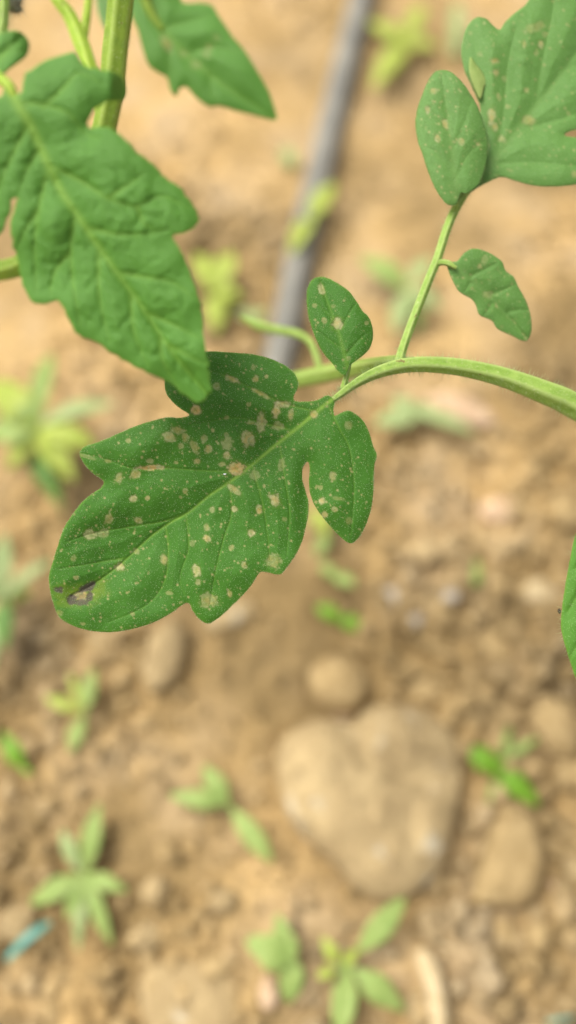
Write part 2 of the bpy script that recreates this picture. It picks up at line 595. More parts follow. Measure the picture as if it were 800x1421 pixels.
def slab_stone(name, outline, z_top, label, mat, seed=3, power=3.6, valley=None, cat="stone", flat=0.42, depthk=0.6):
    """stone traced as an outline on the ground and domed up to z_top"""
    o = catmull(outline, 8)
    cpx = o.mean(0)
    pg = gh(*cpx)
    rim = G(o[:, 0], o[:, 1], pg[2] + z_top * 0.30)[:, :2]
    c = rim.mean(0)
    rings = np.concatenate([np.linspace(0.0, 0.9, 26)[1:], np.linspace(0.92, 1.0, 10)])
    V = [np.array([c[0], c[1], 0])]
    m = len(rim)
    rr = [0.0]
    for r in rings:
        V.extend(np.column_stack([c + (rim - c) * r, np.zeros(m)])); rr.extend([r] * m)
    V = np.array(V); rr = np.array(rr)
    prof = (1 - rr ** power) ** flat
    prof = 0.3 + 0.7 * np.clip(prof, 0, 1)
    z = z_top * prof
    x, y = V[:, 0], V[:, 1]
    w = 1 - rr ** 6
    z = z + w * z_top * (0.16 * fbm(x * 38, y * 38, 3, seed) + 0.08 * fbm(x * 190, y * 190, 3, seed + 4))
    if valley is not None:
        vp = G(np.array(valley)[:, 0], np.array(valley)[:, 1], pg[2] + z_top)[:, :2]
        d, _, _ = seg_dist(x, y, vp)
        z = z - w * z_top * 0.26 * np.exp(-(d / 0.008) ** 2)
    V[:, 2] = pg[2] + z
    F = []
    for k in range(m):
        F.append((0, 1 + k, 1 + (k + 1) % m))
    for i in range(len(rings) - 1):
        for k in range(m):
            k2 = (k + 1) % m
            a = 1 + i * m
            F.append((a + k, a + m + k, a + m + k2, a + k2))
    base = 1 + (len(rings) - 1) * m
    n0 = len(V)
    # underside tucked into the soil
    low = np.column_stack([c + (rim - c) * 0.96, np.full(m, pg[2] - z_top * depthk * 0.25)])
    bot = np.column_stack([c + (rim - c) * 0.70, np.full(m, pg[2] - z_top * depthk)])
    V = np.concatenate([V, low, bot])
    for k in range(m):
        k2 = (k + 1) % m
        F.append((base + k, n0 + k, n0 + k2, base + k2))
        F.append((n0 + k, n0 + m + k, n0 + m + k2, n0 + k2))
    F.append(tuple(n0 + m + k for k in reversed(range(m))))
    loc = np.array([c[0], c[1], pg[2]])
    ob = link_mesh(name, V - loc, F, mat)
    ob.location = tuple(loc)
    return tag(ob, label, cat)


slab_stone("stone", [(436, 1000), (400, 1017), (383, 1047), (386, 1088), (400, 1135), (430, 1170), (465, 1205), (495, 1235), (530, 1251),
                     (565, 1247), (594, 1226), (618, 1194), (630, 1147), (638, 1100), (640, 1059), (630, 1023), (606, 997), (577, 982),
                     (536, 979), (506, 988), (488, 1003), (465, 1001)], 0.020,
           "large heart-shaped tan stone lying on the soil", M['stone'], 3,
           valley=[(488, 1003), (510, 1030), (545, 1058), (590, 1075), (632, 1080)])
slab_stone("stone", [(697, 1113), (735, 1130), (750, 1165), (752, 1200), (745, 1235), (725, 1258), (690, 1260), (655, 1257), (652, 1240),
                     (665, 1190), (678, 1150)], 0.014, "flat brown stone just right of the heart-shaped stone", M['clod'], 8)
slab_stone("stone", [(205, 1345), (260, 1330), (315, 1345), (335, 1390), (325, 1440), (270, 1460), (215, 1440), (195, 1395)], 0.0045,
           "broad flat tan stone at the bottom edge, left of centre", M['stone'], 12)

M_ = M
STONES = [
    # name, px, py, rx, ry, rot, label, mat, cat, hgt, seed
    ("soil_clod", 470, 952, 42, 40, 0.2, "round tan clod touching the top of the heart-shaped stone", 'clod', "clod", 0.6, 2),
    ("pebble", 480, 990, 16, 10, 0.0, "tiny pale pebble in the notch of the heart-shaped stone", 'stone_pink', "pebble", 0.6, 44),
    ("stone", 228, 908, 27, 52, -0.25, "upright oblong pale tan stone below the large leaflet", 'stone', "stone", 0.6, 5),
    ("pebble", 692, 712, 30, 19, 0.1, "pinkish pebble left of the leaf on the right edge", 'stone_pink', "pebble", 0.6, 6),
    ("pebble", 745, 826, 32, 20, 0.0, "pale oval pebble beside the leaf on the right edge", 'stone_pale', "pebble", 0.5, 7),
    ("soil_clod", 766, 1010, 34, 42, 0.3, "tan clod above the bright green seedling near right edge", 'clod', "clod", 0.6, 8),
    ("soil_clod", 790, 1076, 22, 24, 0.0, "small clod at the right edge beside the bright green seedling", 'clod', "clod", 0.6, 9),
    ("pebble", 797, 1207, 14, 18, 0.0, "yellowish pebble cut by the right edge near flat brown stone", 'stone', "pebble", 0.7, 10),
    ("pebble", 742, 1108, 9, 14, 0.2, "thin pale pebble under the tip of the bright green seedling", 'stone_pale', "pebble", 0.6, 11),
    ("pebble", 775, 1228, 13, 9, 0.3, "small whitish pebble between flat brown stone and right edge", 'stone_pink', "pebble", 0.6, 12),
    ("soil_clod", 700, 1296, 16, 20, 0.1, "small oval clod below the flat brown stone", 'clod', "clod", 0.6, 13),
    ("soil_clod", 748, 1300, 17, 20, -0.3, "small clod below flat brown stone, nearer the right edge", 'clod', "clod", 0.6, 14),
    ("soil_clod", 27, 1280, 27, 26, 0.2, "orange-tan clod at left edge above the teal plastic strip", 'stone', "clod", 0.6, 15),
    ("pebble", 268, 1405, 16, 16, 0.2, "round tan pebble on the flat stone at the bottom edge", 'stone', "pebble", 0.6, 16),
    ("pebble", 373, 1378, 16, 20, 0.2, "pinkish pebble below the broad-leaved seedling at the bottom", 'stone_pink', "pebble", 0.6, 17),
    ("soil_clod", 575, 1392, 15, 30, 0.15, "oblong tan clod left of the dry stick at bottom", 'stone', "clod", 0.6, 18),
    ("soil_clod", 205, 1300, 24, 20, 0.4, "pale clod below the many-leaved seedling at lower left", 'stone', "clod", 0.55, 19),
    ("soil_clod", 300, 1340, 20, 18, 0.4, "small clod above the flat stone at the bottom edge", 'clod', "clod", 0.6, 20),
    ("soil_clod", 590, 770, 22, 20, 0.0, "pale clod on the soil in the centre right", 'stone', "clod", 0.5, 21),
    ("soil_clod", 562, 765, 15, 15, 0.0, "small clod left of the pale clod in the centre right", 'clod', "clod", 0.5, 22),
    ("soil_clod", 660, 753, 14, 20, 0.0, "small clod below the pinkish pebble", 'clod', "clod", 0.5, 23),
    ("soil_clod", 738, 768, 17, 20, 0.0, "small clod above the pale oval pebble", 'clod', "clod", 0.5, 24),
    ("grey_pebble", 573, 862, 15, 13, 0.0, "pale grey pebble on the soil right of centre", 'grey_bits', "pebble", 0.5, 25),
    ("grey_pebble", 622, 832, 18, 10, 0.5, "slim grey pebble right of the pale grey one", 'grey_bits', "pebble", 0.5, 26),
    ("grey_pebble", 548, 830, 10, 18, 0.4, "slim grey pebble left of the pale grey one", 'grey_bits', "pebble", 0.5, 27),
    ("soil_clod", 690, 900, 30, 26, 0.3, "low clod midway between heart-shaped stone and pale oval pebble", 'clod', "clod", 0.4, 28),
    ("soil_clod", 155, 888, 38, 20, 0.1, "low tan clod just under the tip of the large leaflet", 'stone', "clod", 0.45, 29),
    ("soil_clod", 636, 575, 48, 26, -0.3, "broad pale clod under the stem, right of centre", 'stone_pink', "clod", 0.4, 30),
    ("soil_clod", 785, 712, 28, 26, -0.3, "tan clod above the leaf at the right edge", 'clod', "clod", 0.5, 31),
    ("soil_clod", 600, 960, 34, 18, 0.1, "low brown clod above the right half of the heart-shaped stone", 'clod', "clod", 0.4, 32),
    ("soil_clod", 320, 855, 38, 22, 0.3, "tan clod half hidden by the lowest lobe of the large leaflet", 'stone', "clod", 0.5, 33),
    ("soil_clod", 745, 905, 20, 16, 0.3, "small low clod below the pale oval pebble", 'clod', "clod", 0.45, 34),
    ("soil_clod", 215, 1235, 18, 16, 0.2, "small tan clod right of the many-leaved seedling", 'stone', "clod", 0.6, 35),
    ("soil_clod", 232, 1180, 15, 17, 0.2, "small clod between the two seedlings at lower left", 'clod', "clod", 0.6, 36),
    ("soil_clod", 310, 1250, 20, 17, 0.5, "small clod below the forked three-leaf seedling", 'stone', "clod", 0.6, 37),
]
for (nm, px, py, rx, ry, rot, lab, mt, ct, hg, sd) in STONES:
    stone(nm, px, py, rx, ry, lab, M[mt], rot, hg, 0.20 if mt in ('stone_pink', 'stone_pale', 'grey_bits') else 0.34, sd, 0.4, ct, 0.28 if ct != "clod" else 0.15)

# loose crumbs: nobody could count them
v0, f0 = ICO[1]
CV, CF, CD = [], [], []
ncr = 9500
base = 0
shapes = [lump(1, 0.8, 100 + k, 0.3)[0] for k in range(14)]
rx_ = rng.uniform(-0.19, 0.19, ncr * 3); ry_ = rng.uniform(-0.08, 0.50, ncr * 3)
cl = clodiness(rx_, ry_)
keep = rng.random(ncr * 3) < cl * 0.55
rx_, ry_, cl = rx_[keep][:ncr], ry_[keep][:ncr], cl[keep][:ncr]
rz_ = soil_h(rx_, ry_)
dm = shade_damp_at(rx_, ry_)
for i in range(len(rx_)):
    s = 0.0008 + 0.0042 * rng.random() ** 2.5 * (0.15 + 0.95 * cl[i])
    th = rng.uniform(0, 6.28); c, sn = math.cos(th), math.sin(th)
    v = shapes[i % 14] * s * np.array([rng.uniform(.8, 1.3), rng.uniform(.8, 1.2), rng.uniform(.6, .9)])
    v = v @ np.array([[c, -sn, 0], [sn, c, 0], [0, 0, 1]])
    CV.append(v + np.array([rx_[i], ry_[i], rz_[i] + s * 0.35])); CF.append(f0 + base)
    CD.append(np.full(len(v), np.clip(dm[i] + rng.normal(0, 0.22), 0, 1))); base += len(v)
cr = link_mesh("soil_crumbs", np.concatenate(CV), np.concatenate(CF), M['crumb'], attrs={"shade_damp": np.concatenate(CD)})
tag(cr, "loose crumbs and grit scattered over the soil", "soil crumbs", kind="stuff")


# ------------------------------------------------------------------ hose, stick, twine on the ground
def lie(pxs, lift, wave=0.0):
    out = []
    for i, (x, y) in enumerate(pxs):
        p = G(x, y, lift[i] if isinstance(lift, (list, tuple)) else lift)
        out.append(p)
    return np.array(out)


hp = lie([(545, -190), (500, 5), (474, 110), (446, 230), (420, 340), (402, 430), (385, 510), (362, 610), (340, 700), (325, 760)],
         [0.009, 0.009, 0.0095, 0.010, 0.0095, 0.009, 0.007, 0.001, -0.010, -0.022])
far = np.array([[hp[0][0] + 0.35, hp[0][1] + 1.4, 0.009], [hp[0][0] + 0.10, hp[0][1] + 0.4, 0.009]])
v, f, _, _ = tube(np.concatenate([far, hp]), [0.0070] * 12, 24)
tag(link_mesh("irrigation_hose", v, f, M['hose']), "grey plastic drip irrigation hose lying on the soil", "hose")

v, f, _, _ = tube(lie([(585, 1318), (598, 1350), (608, 1395), (614, 1450)], [0.006, 0.008, 0.008, 0.006]), [0.0022, 0.0034, 0.0032, 0.0026], 10, 0.10)
tag(link_mesh("dry_stick", v, f, M['straw']), "pale dry stick lying on the soil at the bottom edge", "stick")
v, f, _, _ = tube(lie([(590, 1303), (620, 1314), (650, 1322)], [0.006, 0.008, 0.006]), [0.0004, 0.0005, 0.0003], 6)
tag(link_mesh("grass_stalk", v, f, M['straw']), "thin dry grass stalk above the pale stick", "grass stalk")


def strip(pts, widths, fold=0.25, nseg=16, ncross=6, thick=0.00022, curl=0.0):
    """a leaf blade along pts: solid, folded along its midrib. verts, faces"""
    p = catmull(pts, max(2, nseg // (len(pts) - 1)), closed=False)
    n = len(p)
    s = np.linspace(0, 1, n)
    w = np.interp(s, np.linspace(0, 1, len(widths)), widths)
    t = np.gradient(p, axis=0); t /= np.linalg.norm(t, axis=1)[:, None] + 1e-12
    side = np.cross(t, np.array([0, 0, 1.0]))
    side /= np.linalg.norm(side, axis=1)[:, None] + 1e-9
    nor = np.cross(side, t)
    V, F = [], []
    us = np.linspace(-1, 1, ncross + 1)
    for lay in (0, 1):
        for i in range(n):
            for u in us:
                q = p[i] + side[i] * w[i] * u + nor[i] * w[i] * (fold * abs(u) - curl * u * u) - nor[i] * thick * lay
                V.append(q)
    k = ncross + 1; off = n * k
    for i in range(n - 1):
        for j in range(ncross):
            a = i * k + j
            F.append((a, a + 1, a + k + 1, a + k))
            F.append((off + a, off + a + k, off + a + k + 1, off + a + 1))
    for i in range(n - 1):
        a = i * k; F.append((a, a + k, off + a + k, off + a))
        b = i * k + ncross; F.append((b, off + b, off + b + k, b + k))
    for j in range(ncross):
        F.append((j, off + j, off + j + 1, j + 1))
        e = (n - 1) * k + j; F.append((e, e + 1, off + e + 1, off + e))
    return np.array(V), F


PROF = {'lance': [0.10, 0.55, 0.92, 1.0, 0.85, 0.5, 0.06], 'ovate': [0.15, 0.75, 1.0, 0.95, 0.75, 0.45, 0.05],
        'round': [0.2, 0.8, 1.0, 1.0, 0.95, 0.75, 0.15], 'blade': [0.7, 0.95, 1.0, 0.95, 0.8, 0.5, 0.05]}


def seedling(label, base, leaves, mat, group="weed seedlings on the soil", h0=None, cat="seedling", name="weed_seedling", stemr=0.0007):
    """base (px,py); each leaf (x0,y0,z0, x1,y1,z1, half width px, profile[, mat])"""
    b = gh(*base)
    root = empty(name, b, label, cat, group)
    hub_z = b[2] + h0 * .5
    hub = G(leaves[0][0], leaves[0][1], hub_z)
    v, f, _, _ = tube([b + np.array([0, 0, -0.002]), (b + hub) / 2 + np.array([0.0005, 0, 0]), hub], [stemr * 1.3, stemr * 1.1, stemr], 8)
    link_mesh("stem", v, f, M[mat], root)
    for lf in leaves:
        x0, y0, z0, x1, y1, z1, w, pr = lf[:8]
        mm = M[lf[8]] if len(lf) > 8 else M[mat]
        A = G(x0, y0, b[2] + z0 * .5); B = G(x1, y1, b[2] + z1 * .5 + R.uniform(-.002, .002))
        k = gpx((x0 + x1) / 2, (y0 + y1) / 2) * 0.76
        d = np.linalg.norm(hub - A)
        if d > 0.0012:
            v, f, _, _ = tube([hub, (hub + A) / 2, A], [stemr, stemr * .9, stemr * .8], 7)
            link_mesh("leaf_stalk", v, f, M[mat], root)
        L_ = np.linalg.norm(B - A)
        mid1 = A * 0.66 + B * 0.34 + np.array([0, 0, 0.10 * L_]); mid2 = A * 0.33 + B * 0.67 + np.array([0, 0, 0.09 * L_])
        v, f = strip([A, mid1, mid2, B], [w * k * q * R.uniform(.86, 1.1) for q in PROF[pr]], fold=R.uniform(.1, .4), curl=R.uniform(0, .25))
        link_mesh("leaf", v, f, mm, root)
    return root


seedling("bright green seedling right of the heart-shaped stone", (693, 1085),
         [(690, 1068, .012, 652, 1040, .013, 21, 'round'), (694, 1072, .012, 748, 1118, .013, 21, 'ovate'),
          (700, 1052, .014, 748, 1024, .014, 9, 'lance', 'weed'), (696, 1050, .012, 708, 1008, .010, 8, 'lance', 'weed'),
          (686, 1080, .008, 676, 1122, .004, 6, 'lance', 'weed')], 'weed_vivid', h0=.012)
seedling("green seedling with lance leaves at the bottom centre, below heart-shaped stone", (475, 1352),
         [(484, 1345, .016, 470, 1440, .018, 24, 'lance'), (498, 1320, .018, 562, 1246, .020, 21, 'lance'),
          (492, 1345, .016, 562, 1402, .014, 22, 'lance'), (468, 1335, .018, 448, 1300, .020, 13, 'ovate', 'weed_yellow'),
          (462, 1345, .016, 440, 1356, .015, 10, 'ovate', 'weed_yellow'), (478, 1338, .018, 496, 1316, .020, 10, 'ovate', 'weed_yellow')], 'weed', h0=.016)
seedling("broad-leaved pale green seedling at the bottom, left of the lance-leaved one", (398, 1345),
         [(408, 1330, .016, 342, 1305, .014, 30, 'ovate'), (405, 1340, .016, 385, 1268, .018, 22, 'ovate'),
          (408, 1330, .015, 400, 1392, .012, 24, 'ovate')], 'weed', h0=.015)
seedling("forked three-leaf green seedling left of the heart-shaped stone", (318, 1120),
         [(316, 1115, .014, 283, 1062, .016, 18, 'lance'), (316, 1115, .014, 236, 1104, .013, 17, 'lance'),
          (322, 1122, .014, 378, 1196, .015, 19, 'lance')], 'weed', h0=.014)
seedling("many-leaved pale seedling in the lower left", (118, 1215),
         [(120, 1210, .014, 138, 1116, .020, 17, 'lance'), (116, 1214, .014, 42, 1254, .013, 18, 'lance'), (112, 1210, .014, 86, 1152, .015, 12, 'lance', 'weed_pale'),
          (118, 1216, .014, 92, 1276, .013, 15, 'lance'), (124, 1214, .014, 176, 1236, .014, 14, 'lance'), (122, 1218, .014, 156, 1312, .014, 14, 'lance'),
          (118, 1216, .010, 108, 1320, .006, 12, 'lance', 'weed_pale')], 'weed', h0=.014)
seedling("small yellow-green seedling below the tip of the large leaflet", (112, 1000),
         [(118, 990, .012, 130, 928, .018, 14, 'lance'), (114, 988, .012, 62, 968, .012, 12, 'lance', 'weed_yellow'),
          (116, 994, .010, 98, 1044, .008, 14, 'lance'), (120, 990, .012, 96, 934, .010, 7, 'lance', 'weed_yellow')], 'weed', h0=.011)
seedling("small vivid seedling leaf at the left edge in the lower half", (24, 1062),
         [(30, 1064, .008, 4, 1016, .010, 15, 'ovate'), (30, 1064, .008, 44, 1074, .006, 7, 'ovate')], 'weed_vivid', h0=.007)
seedling("tiny green seedling under the right lobe of the large leaflet", (458, 795),
         [(462, 800, .006, 448, 782, .008, 11, 'round'), (464, 800, .006, 492, 812, .008, 12, 'round')], 'weed', h0=.005)
seedling("tiny bright two-leaf seedling above the heart-shaped stone", (474, 862),
         [(474, 860, .008, 440, 842, .009, 13, 'round'), (474, 860, .008, 508, 874, .009, 14, 'round')], 'weed_vivid', h0=.007)
seedling("single small green blade on bare soil right of centre", (662, 805),
         [(662, 812, .004, 662, 776, .012, 9, 'blade')], 'weed', h0=.003)
seedling("pale green weed under the stem, right of centre", (560, 590),
         [(585, 578, .014, 520, 588, .014, 20, 'lance', 'weed_pale'), (575, 572, .016, 660, 602, .014, 16, 'lance'),
          (575, 576, .016, 545, 552, .012, 18, 'ovate'), (578, 580, .012, 600, 560, .012, 14, 'ovate', 'weed_pale')], 'weed_pale', h0=.013)
seedling("blurred green weed behind the upper side stem", (560, 430),
         [(562, 400, .020, 500, 358, .020, 22, 'ovate'), (564, 405, .020, 548, 462, .020, 18, 'lance', 'weed_pale'),
          (568, 402, .020, 612, 428, .018, 20, 'ovate', 'weed_pale'), (566, 398, .020, 600, 358, .016, 16, 'lance', 'weed_pale'),
          (566, 412, .012, 582, 460, .008, 18, 'ovate')], 'weed', h0=.018)
seedling("yellow-green weed at the top, right of the hose", (560, 75),
         [(562, 62, .020, 512, 30, .018, 20, 'ovate'), (564, 60, .022, 588, 8, .022, 16, 'lance'), (562, 66, .020, 518, 124, .020, 22, 'lance'),
          (566, 62, .020, 606, 66, .020, 18, 'ovate'), (560, 66, .018, 536, 96, .018, 20, 'ovate')], 'weed_yellow', h0=.018)
seedling("pale yellow upright blade left of the top right leaf", (632, 70),
         [(632, 78, .008, 634, 2, .022, 12, 'blade', 'weed_pale')], 'weed_pale', h0=.006)
seedling("yellow-green two-leaf weed growing beside the hose", (428, 330),
         [(430, 306, .026, 404, 352, .024, 18, 'ovate'), (432, 304, .026, 464, 254, .028, 18, 'ovate')], 'weed_yellow', h0=.025)
seedling("yellow-green weed half hidden by the tip of the upper left leaf", (300, 430),
         [(300, 405, .022, 272, 352, .024, 22, 'ovate'), (302, 405, .022, 322, 350, .024, 20, 'lance', 'weed_yellow'), (300, 410, .020, 300, 462, .018, 24, 'ovate'),
          (302, 408, .020, 336, 412, .020, 16, 'ovate', 'weed_yellow')], 'weed_yellow', h0=.020)
seedling("tiny pale leaf left of the hose, beside its lower end", (352, 450),
         [(365, 446, .010, 330, 434, .012, 13, 'ovate'), (352, 442, .010, 372, 432, .010, 8, 'ovate')], 'weed_pale', h0=.009)
seedling("faint pale seedling left of the hose's upper half", (402, 232),
         [(402, 232, .006, 396, 205, .008, 14, 'ovate'), (402, 232, .006, 414, 222, .006, 8, 'ovate')], 'weed_pale', h0=.005)
seedling("yellow-green weed seen through the notch of the large leaflet", (455, 745),
         [(455, 742, .010, 432, 705, .012, 16, 'ovate'), (455, 744, .010, 438, 772, .008, 13, 'ovate', 'weed')], 'weed_yellow', h0=.009)
seedling("large yellow-green weed at the left edge beside the large leaflet", (50, 620),
         [(50, 590, .035, -10, 530, .034, 34, 'ovate', 'weed_yellow'), (52, 588, .036, 72, 492, .040, 18, 'lance', 'weed'),
          (50, 592, .034, -18, 606, .032, 34, 'ovate'), (54, 590, .034, 158, 560, .038, 16, 'lance', 'weed_pale'),
          (54, 595, .034, 132, 620, .034, 26, 'ovate', 'weed_yellow'), (46, 586, .035, 30, 560, .04, 26, 'ovate', 'weed'),
          (52, 598, .030, 104, 668, .028, 22, 'lance', 'weed_yellow'), (50, 598, .030, 14, 650, .026, 20, 'lance', 'weed_yellow')], 'weed', h0=.033, stemr=.0011)
seedling("dark green narrow weed leaf below the large yellow-green weed", (88, 715),
         [(86, 704, .018, 42, 626, .026, 15, 'lance'), (84, 700, .016, 70, 650, .018, 12, 'lance', 'weed_yellow')], 'weed_dark', h0=.014)
seedling("pale bluish weed with a long blade at the left edge", (5, 850),
         [(8, 826, .030, 74, 776, .034, 11, 'blade', 'weed_pale'), (4, 824, .030, 8, 742, .036, 18, 'lance', 'weed_pale'),
          (2, 830, .028, -40, 800, .03, 18, 'lance', 'weed_pale'), (6, 830, .026, 8, 900, .02, 16, 'lance', 'weed_dark'),
          (4, 840, .022, -20, 960, .014, 14, 'lance', 'weed_pale'), (12, 828, .02, 44, 822, .02, 16, 'ovate', 'weed_yellow')], 'weed_pale', h0=.028)

# strips of teal plastic
A, B, C_ = G(8, 1332, .010), G(40, 1300, .012), G(70, 1280, .010)
v, f = strip([A, B, C_], [.0008, .0014, .0014, .0007], fold=0.1, thick=.0003)
tag(link_mesh("plastic_strip", v, f, M['twine']), "teal plastic strip on the soil at the lower left edge", "plastic strip")
A, B, C_ = G(758, 1420, .006), G(776, 1414, .008), G(800, 1412, .006)
v, f = strip([A, B, C_], [.0003, .0005, .0005, .0003], fold=0.1, thick=.0003)
tag(link_mesh("plastic_strip", v, f, M['twine']), "tiny teal plastic scrap in the bottom right corner", "plastic strip")


# ------------------------------------------------------------------ tomato leaves
def leaflet(name, parent, outline, depth, mat, midrib=None, veins=(), spots=(), step=2.0, fold=0.0, quilt=0.0006, cell=26, cellamp=0.0,
            vein_w=5.0, vein_col=0.5, edge_drop=0.0004, wave=0.0005, seed=1, thick=0.00022, halo=(), dark=(), speckle=0, hair_len=0.00035,
            sub=7, wrinkle=0.0, fine=0.00004, label=None, rag=0.6, groove=0.0002, qw=22, minor=(), spot_k=1.0, spot_s=1.0, vein2=0.42):
    o = catmull(outline, sub)
    o = o + np.column_stack([rag * fbm(o[:, 0] / 9, o[:, 1] / 9, 2, seed), rag * fbm(o[:, 0] / 9 + 50, o[:, 1] / 9, 2, seed)])
    x0, y0 = o.min(0) - step * 1.5; x1, y1 = o.max(0) + step * 1.5
    gx_ = np.arange(x0, x1, step); gy_ = np.arange(y0, y1, step)
    X, Y = np.meshgrid(gx_, gy_)
    cin = inside(X[:-1, :-1] + step / 2, Y[:-1, :-1] + step / 2, o)
    ny, nx = X.shape
    I = np.arange(nx * ny).reshape(ny, nx)
    q = np.stack([I[:-1, :-1], I[1:, :-1], I[1:, 1:], I[:-1, 1:]], -1)[cin]
    used, inv = np.unique(q.ravel(), return_inverse=True)
    q = inv.reshape(-1, 4)
    x = X.ravel()[used]; y = Y.ravel()[used]
    cnt = np.bincount(q.ravel(), minlength=len(x))
    bd = np.where(cnt < 4)[0]
    od = np.concatenate([o + (np.roll(o, -1, 0) - o) * t for t in np.arange(0, 1, 0.2)])
    for c0 in range(0, len(bd), 500):
        b = bd[c0:c0 + 500]
        dd = (x[b][:, None] - od[None, :, 0]) ** 2 + (y[b][:, None] - od[None, :, 1]) ** 2
        j = dd.argmin(1)
        x[b] = od[j, 0]; y[b] = od[j, 1]
    # distance to the margin
    dm_ = np.full(x.shape, 1e9)
    oc = o[::2]
    for a, b in zip(oc, np.roll(oc, -1, 0)):
        e = b - a; l2 = float(e @ e) + 1e-9
        t = np.clip(((x - a[0]) * e[0] + (y - a[1]) * e[1]) / l2, 0, 1)
        dm_ = np.minimum(dm_, np.hypot(x - a[0] - t * e[0], y - a[1] - t * e[1]))
    d = depth(x, y)
    vein = np.zeros(x.shape)
    dv = np.full(x.shape, 1e9)
    if midrib is not None:
        mr = catmull(midrib, 5, closed=False)
        dist, par, sg = seg_dist(x, y, mr)
        d = d - fold * (np.sqrt(dist ** 2 + 36) - 6) * 0.13e-3 * np.exp(-dist / 260)
        wv = vein_w * (1.25 - 0.85 * par)
        vein = np.maximum(vein, vein_col * np.exp(-(dist / wv) ** 2) * (1.15 - par * 0.75))
        d = d + groove * 1.4 * np.exp(-(dist / (wv * 1.5)) ** 2) * sstep(0.1, 0.75, par)
        dv = np.minimum(dv, dist)
    for vn in veins:
        vp = catmull(vn, 5, closed=False)
        dist, par, _ = seg_dist(x, y, vp)
        wv = vein_w * 0.55 * (1.1 - 0.7 * par)
        vein = np.maximum(vein, vein_col * vein2 * np.exp(-(dist / wv) ** 2) * (1 - par * 0.6))
        d = d + groove * np.exp(-(dist / (wv * 1.7)) ** 2) * (1 - par * 0.5) * sstep(0.0, 0.16, par)
        dv = np.minimum(dv, dist + 4 * par)
    em = sstep(0, 30, dm_)
    for vn in minor:
        dist, par, _ = seg_dist(x, y, catmull(vn, 4, closed=False))
        d = d + groove * 0.55 * np.exp(-(dist / 4.5) ** 2) * np.sin(np.pi * np.clip(par * .8 + .1, 0, 1)) * em
    vein = np.maximum(vein, 0.45 * np.exp(-(dm_ / 1.6) ** 2))
    d = d - quilt * (1 - np.exp(-(dv / qw) ** 2)) * em
    if cellamp:
        wx = x + 0.5 * y + 22 * fbm(x / 38, y / 38, 2, seed + 3); wy = y - 0.4 * x + 22 * fbm(x / 38, y / 38, 2, seed + 4)
        f1, f2, _r = worley(wx / cell, wy / (cell * 0.8), seed)
        d = d - cellamp * (1 - np.exp(-(dv / 14) ** 2)) * sstep(-0.1, 0.75, f2 - f1) * em * (0.6 + 0.8 * _r)
    d = d + edge_drop * np.exp(-dm_ / 7.0)
    d = d + wave * fbm(x / 75, y / 75, 2, seed + 8) * 1.6
    d = d + fine * fbm(x / 6, y / 6, 2, seed + 9)
    if wrinkle:                                   # fine net of creases between the veins
        rn = np.abs(fbm((x + 0.5 * y) / 17, (y - 0.5 * x) / 11, 2, seed + 40))
        d = d + wrinkle * np.exp(-(rn / 0.07) ** 2) * em
    # spots
    tn = np.full(x.shape, .35); sp = np.zeros(x.shape); hl = np.zeros(x.shape); dk = np.zeros(x.shape)
    nz = fbm(x / 4.5, y / 4.5, 3, seed + 20)
    for lst, arr in ((spots, sp), (halo, hl), (dark, dk)):
        for s_ in lst:
            cx, cy, rx, ry, an, st = s_
            if arr is sp:
                rx, ry, st = rx * spot_k, ry * spot_k, st * spot_s if st < .95 else st
            ca, sa = math.cos(math.radians(an)), math.sin(math.radians(an))
            m = (np.abs(x - cx) < 2.2 * max(rx, ry) + 4) & (np.abs(y - cy) < 2.2 * max(rx, ry) + 4)
            ux, uy = x[m] - cx, y[m] - cy
            r = np.hypot((ux * ca + uy * sa) / rx, (-ux * sa + uy * ca) / ry)
            soft = 0.6 if arr is hl else (0.17 if arr is sp else 0.28)
            val = st * (1 - sstep(1 - soft, 1 + soft, r + (0.62 if arr is sp else 0.55) * nz[m]))
            if arr is sp:
                val = val * np.clip(0.88 + 0.7 * fbm(x[m] / 2.6, y[m] / 2.6, 2, seed + 61), 0.4, 1)
            arr[m] = np.maximum(arr[m], val)
            if arr is sp and max(rx, ry) > 4:
                tone = (1.0 if st >= 1 else float(_hash(np.array(cx), np.array(cy), 3)) * 0.75)
                tn[m] = np.where(r < 1.5, np.clip(tone * 0.75 + 0.5 * (0.55 - r) + 0.7 * nz[m], 0, 1), tn[m])
                hl[m] = np.maximum(hl[m], 0.30 * st * (1 - sstep(0.9, 1.7, r + 0.4 * nz[m])))
                dk[m] = np.maximum(dk[m], 0.30 * st * np.exp(-((r + 0.62 * nz[m] - 1.06) / 0.14) ** 2))
    if speckle:
        cx = rng.uniform(x0, x1, speckle); cy = rng.uniform(y0, y1, speckle)
        rr = 0.85 + 1.3 * rng.random(speckle) ** 3
        for i in range(speckle):
            m = np.where((np.abs(x - cx[i]) < 4) & (np.abs(y - cy[i]) < 4))[0]
            if len(m) == 0: continue
            r = np.hypot(x[m] - cx[i], y[m] - cy[i]) / rr[i]
            sp[m] = np.maximum(sp[m], 0.62 * (1 - sstep(0.5, 1.2, r)))
    d = d + 0.00007 * sp + 0.00012 * dk
    pos = P(x, y, d)
    ob = link_mesh(name, pos, q, mat, parent, attrs={"mask": np.column_stack([sp, dk, hl, np.ones(len(x))]), "vein": np.clip(vein, 0, 1), "tone": tn})
    if label: ob["label"] = label
    md = ob.modifiers.new("thickness", 'SOLIDIFY')
    md.thickness = thick; md.offset = -1
    return ob, x, y, d, dm_


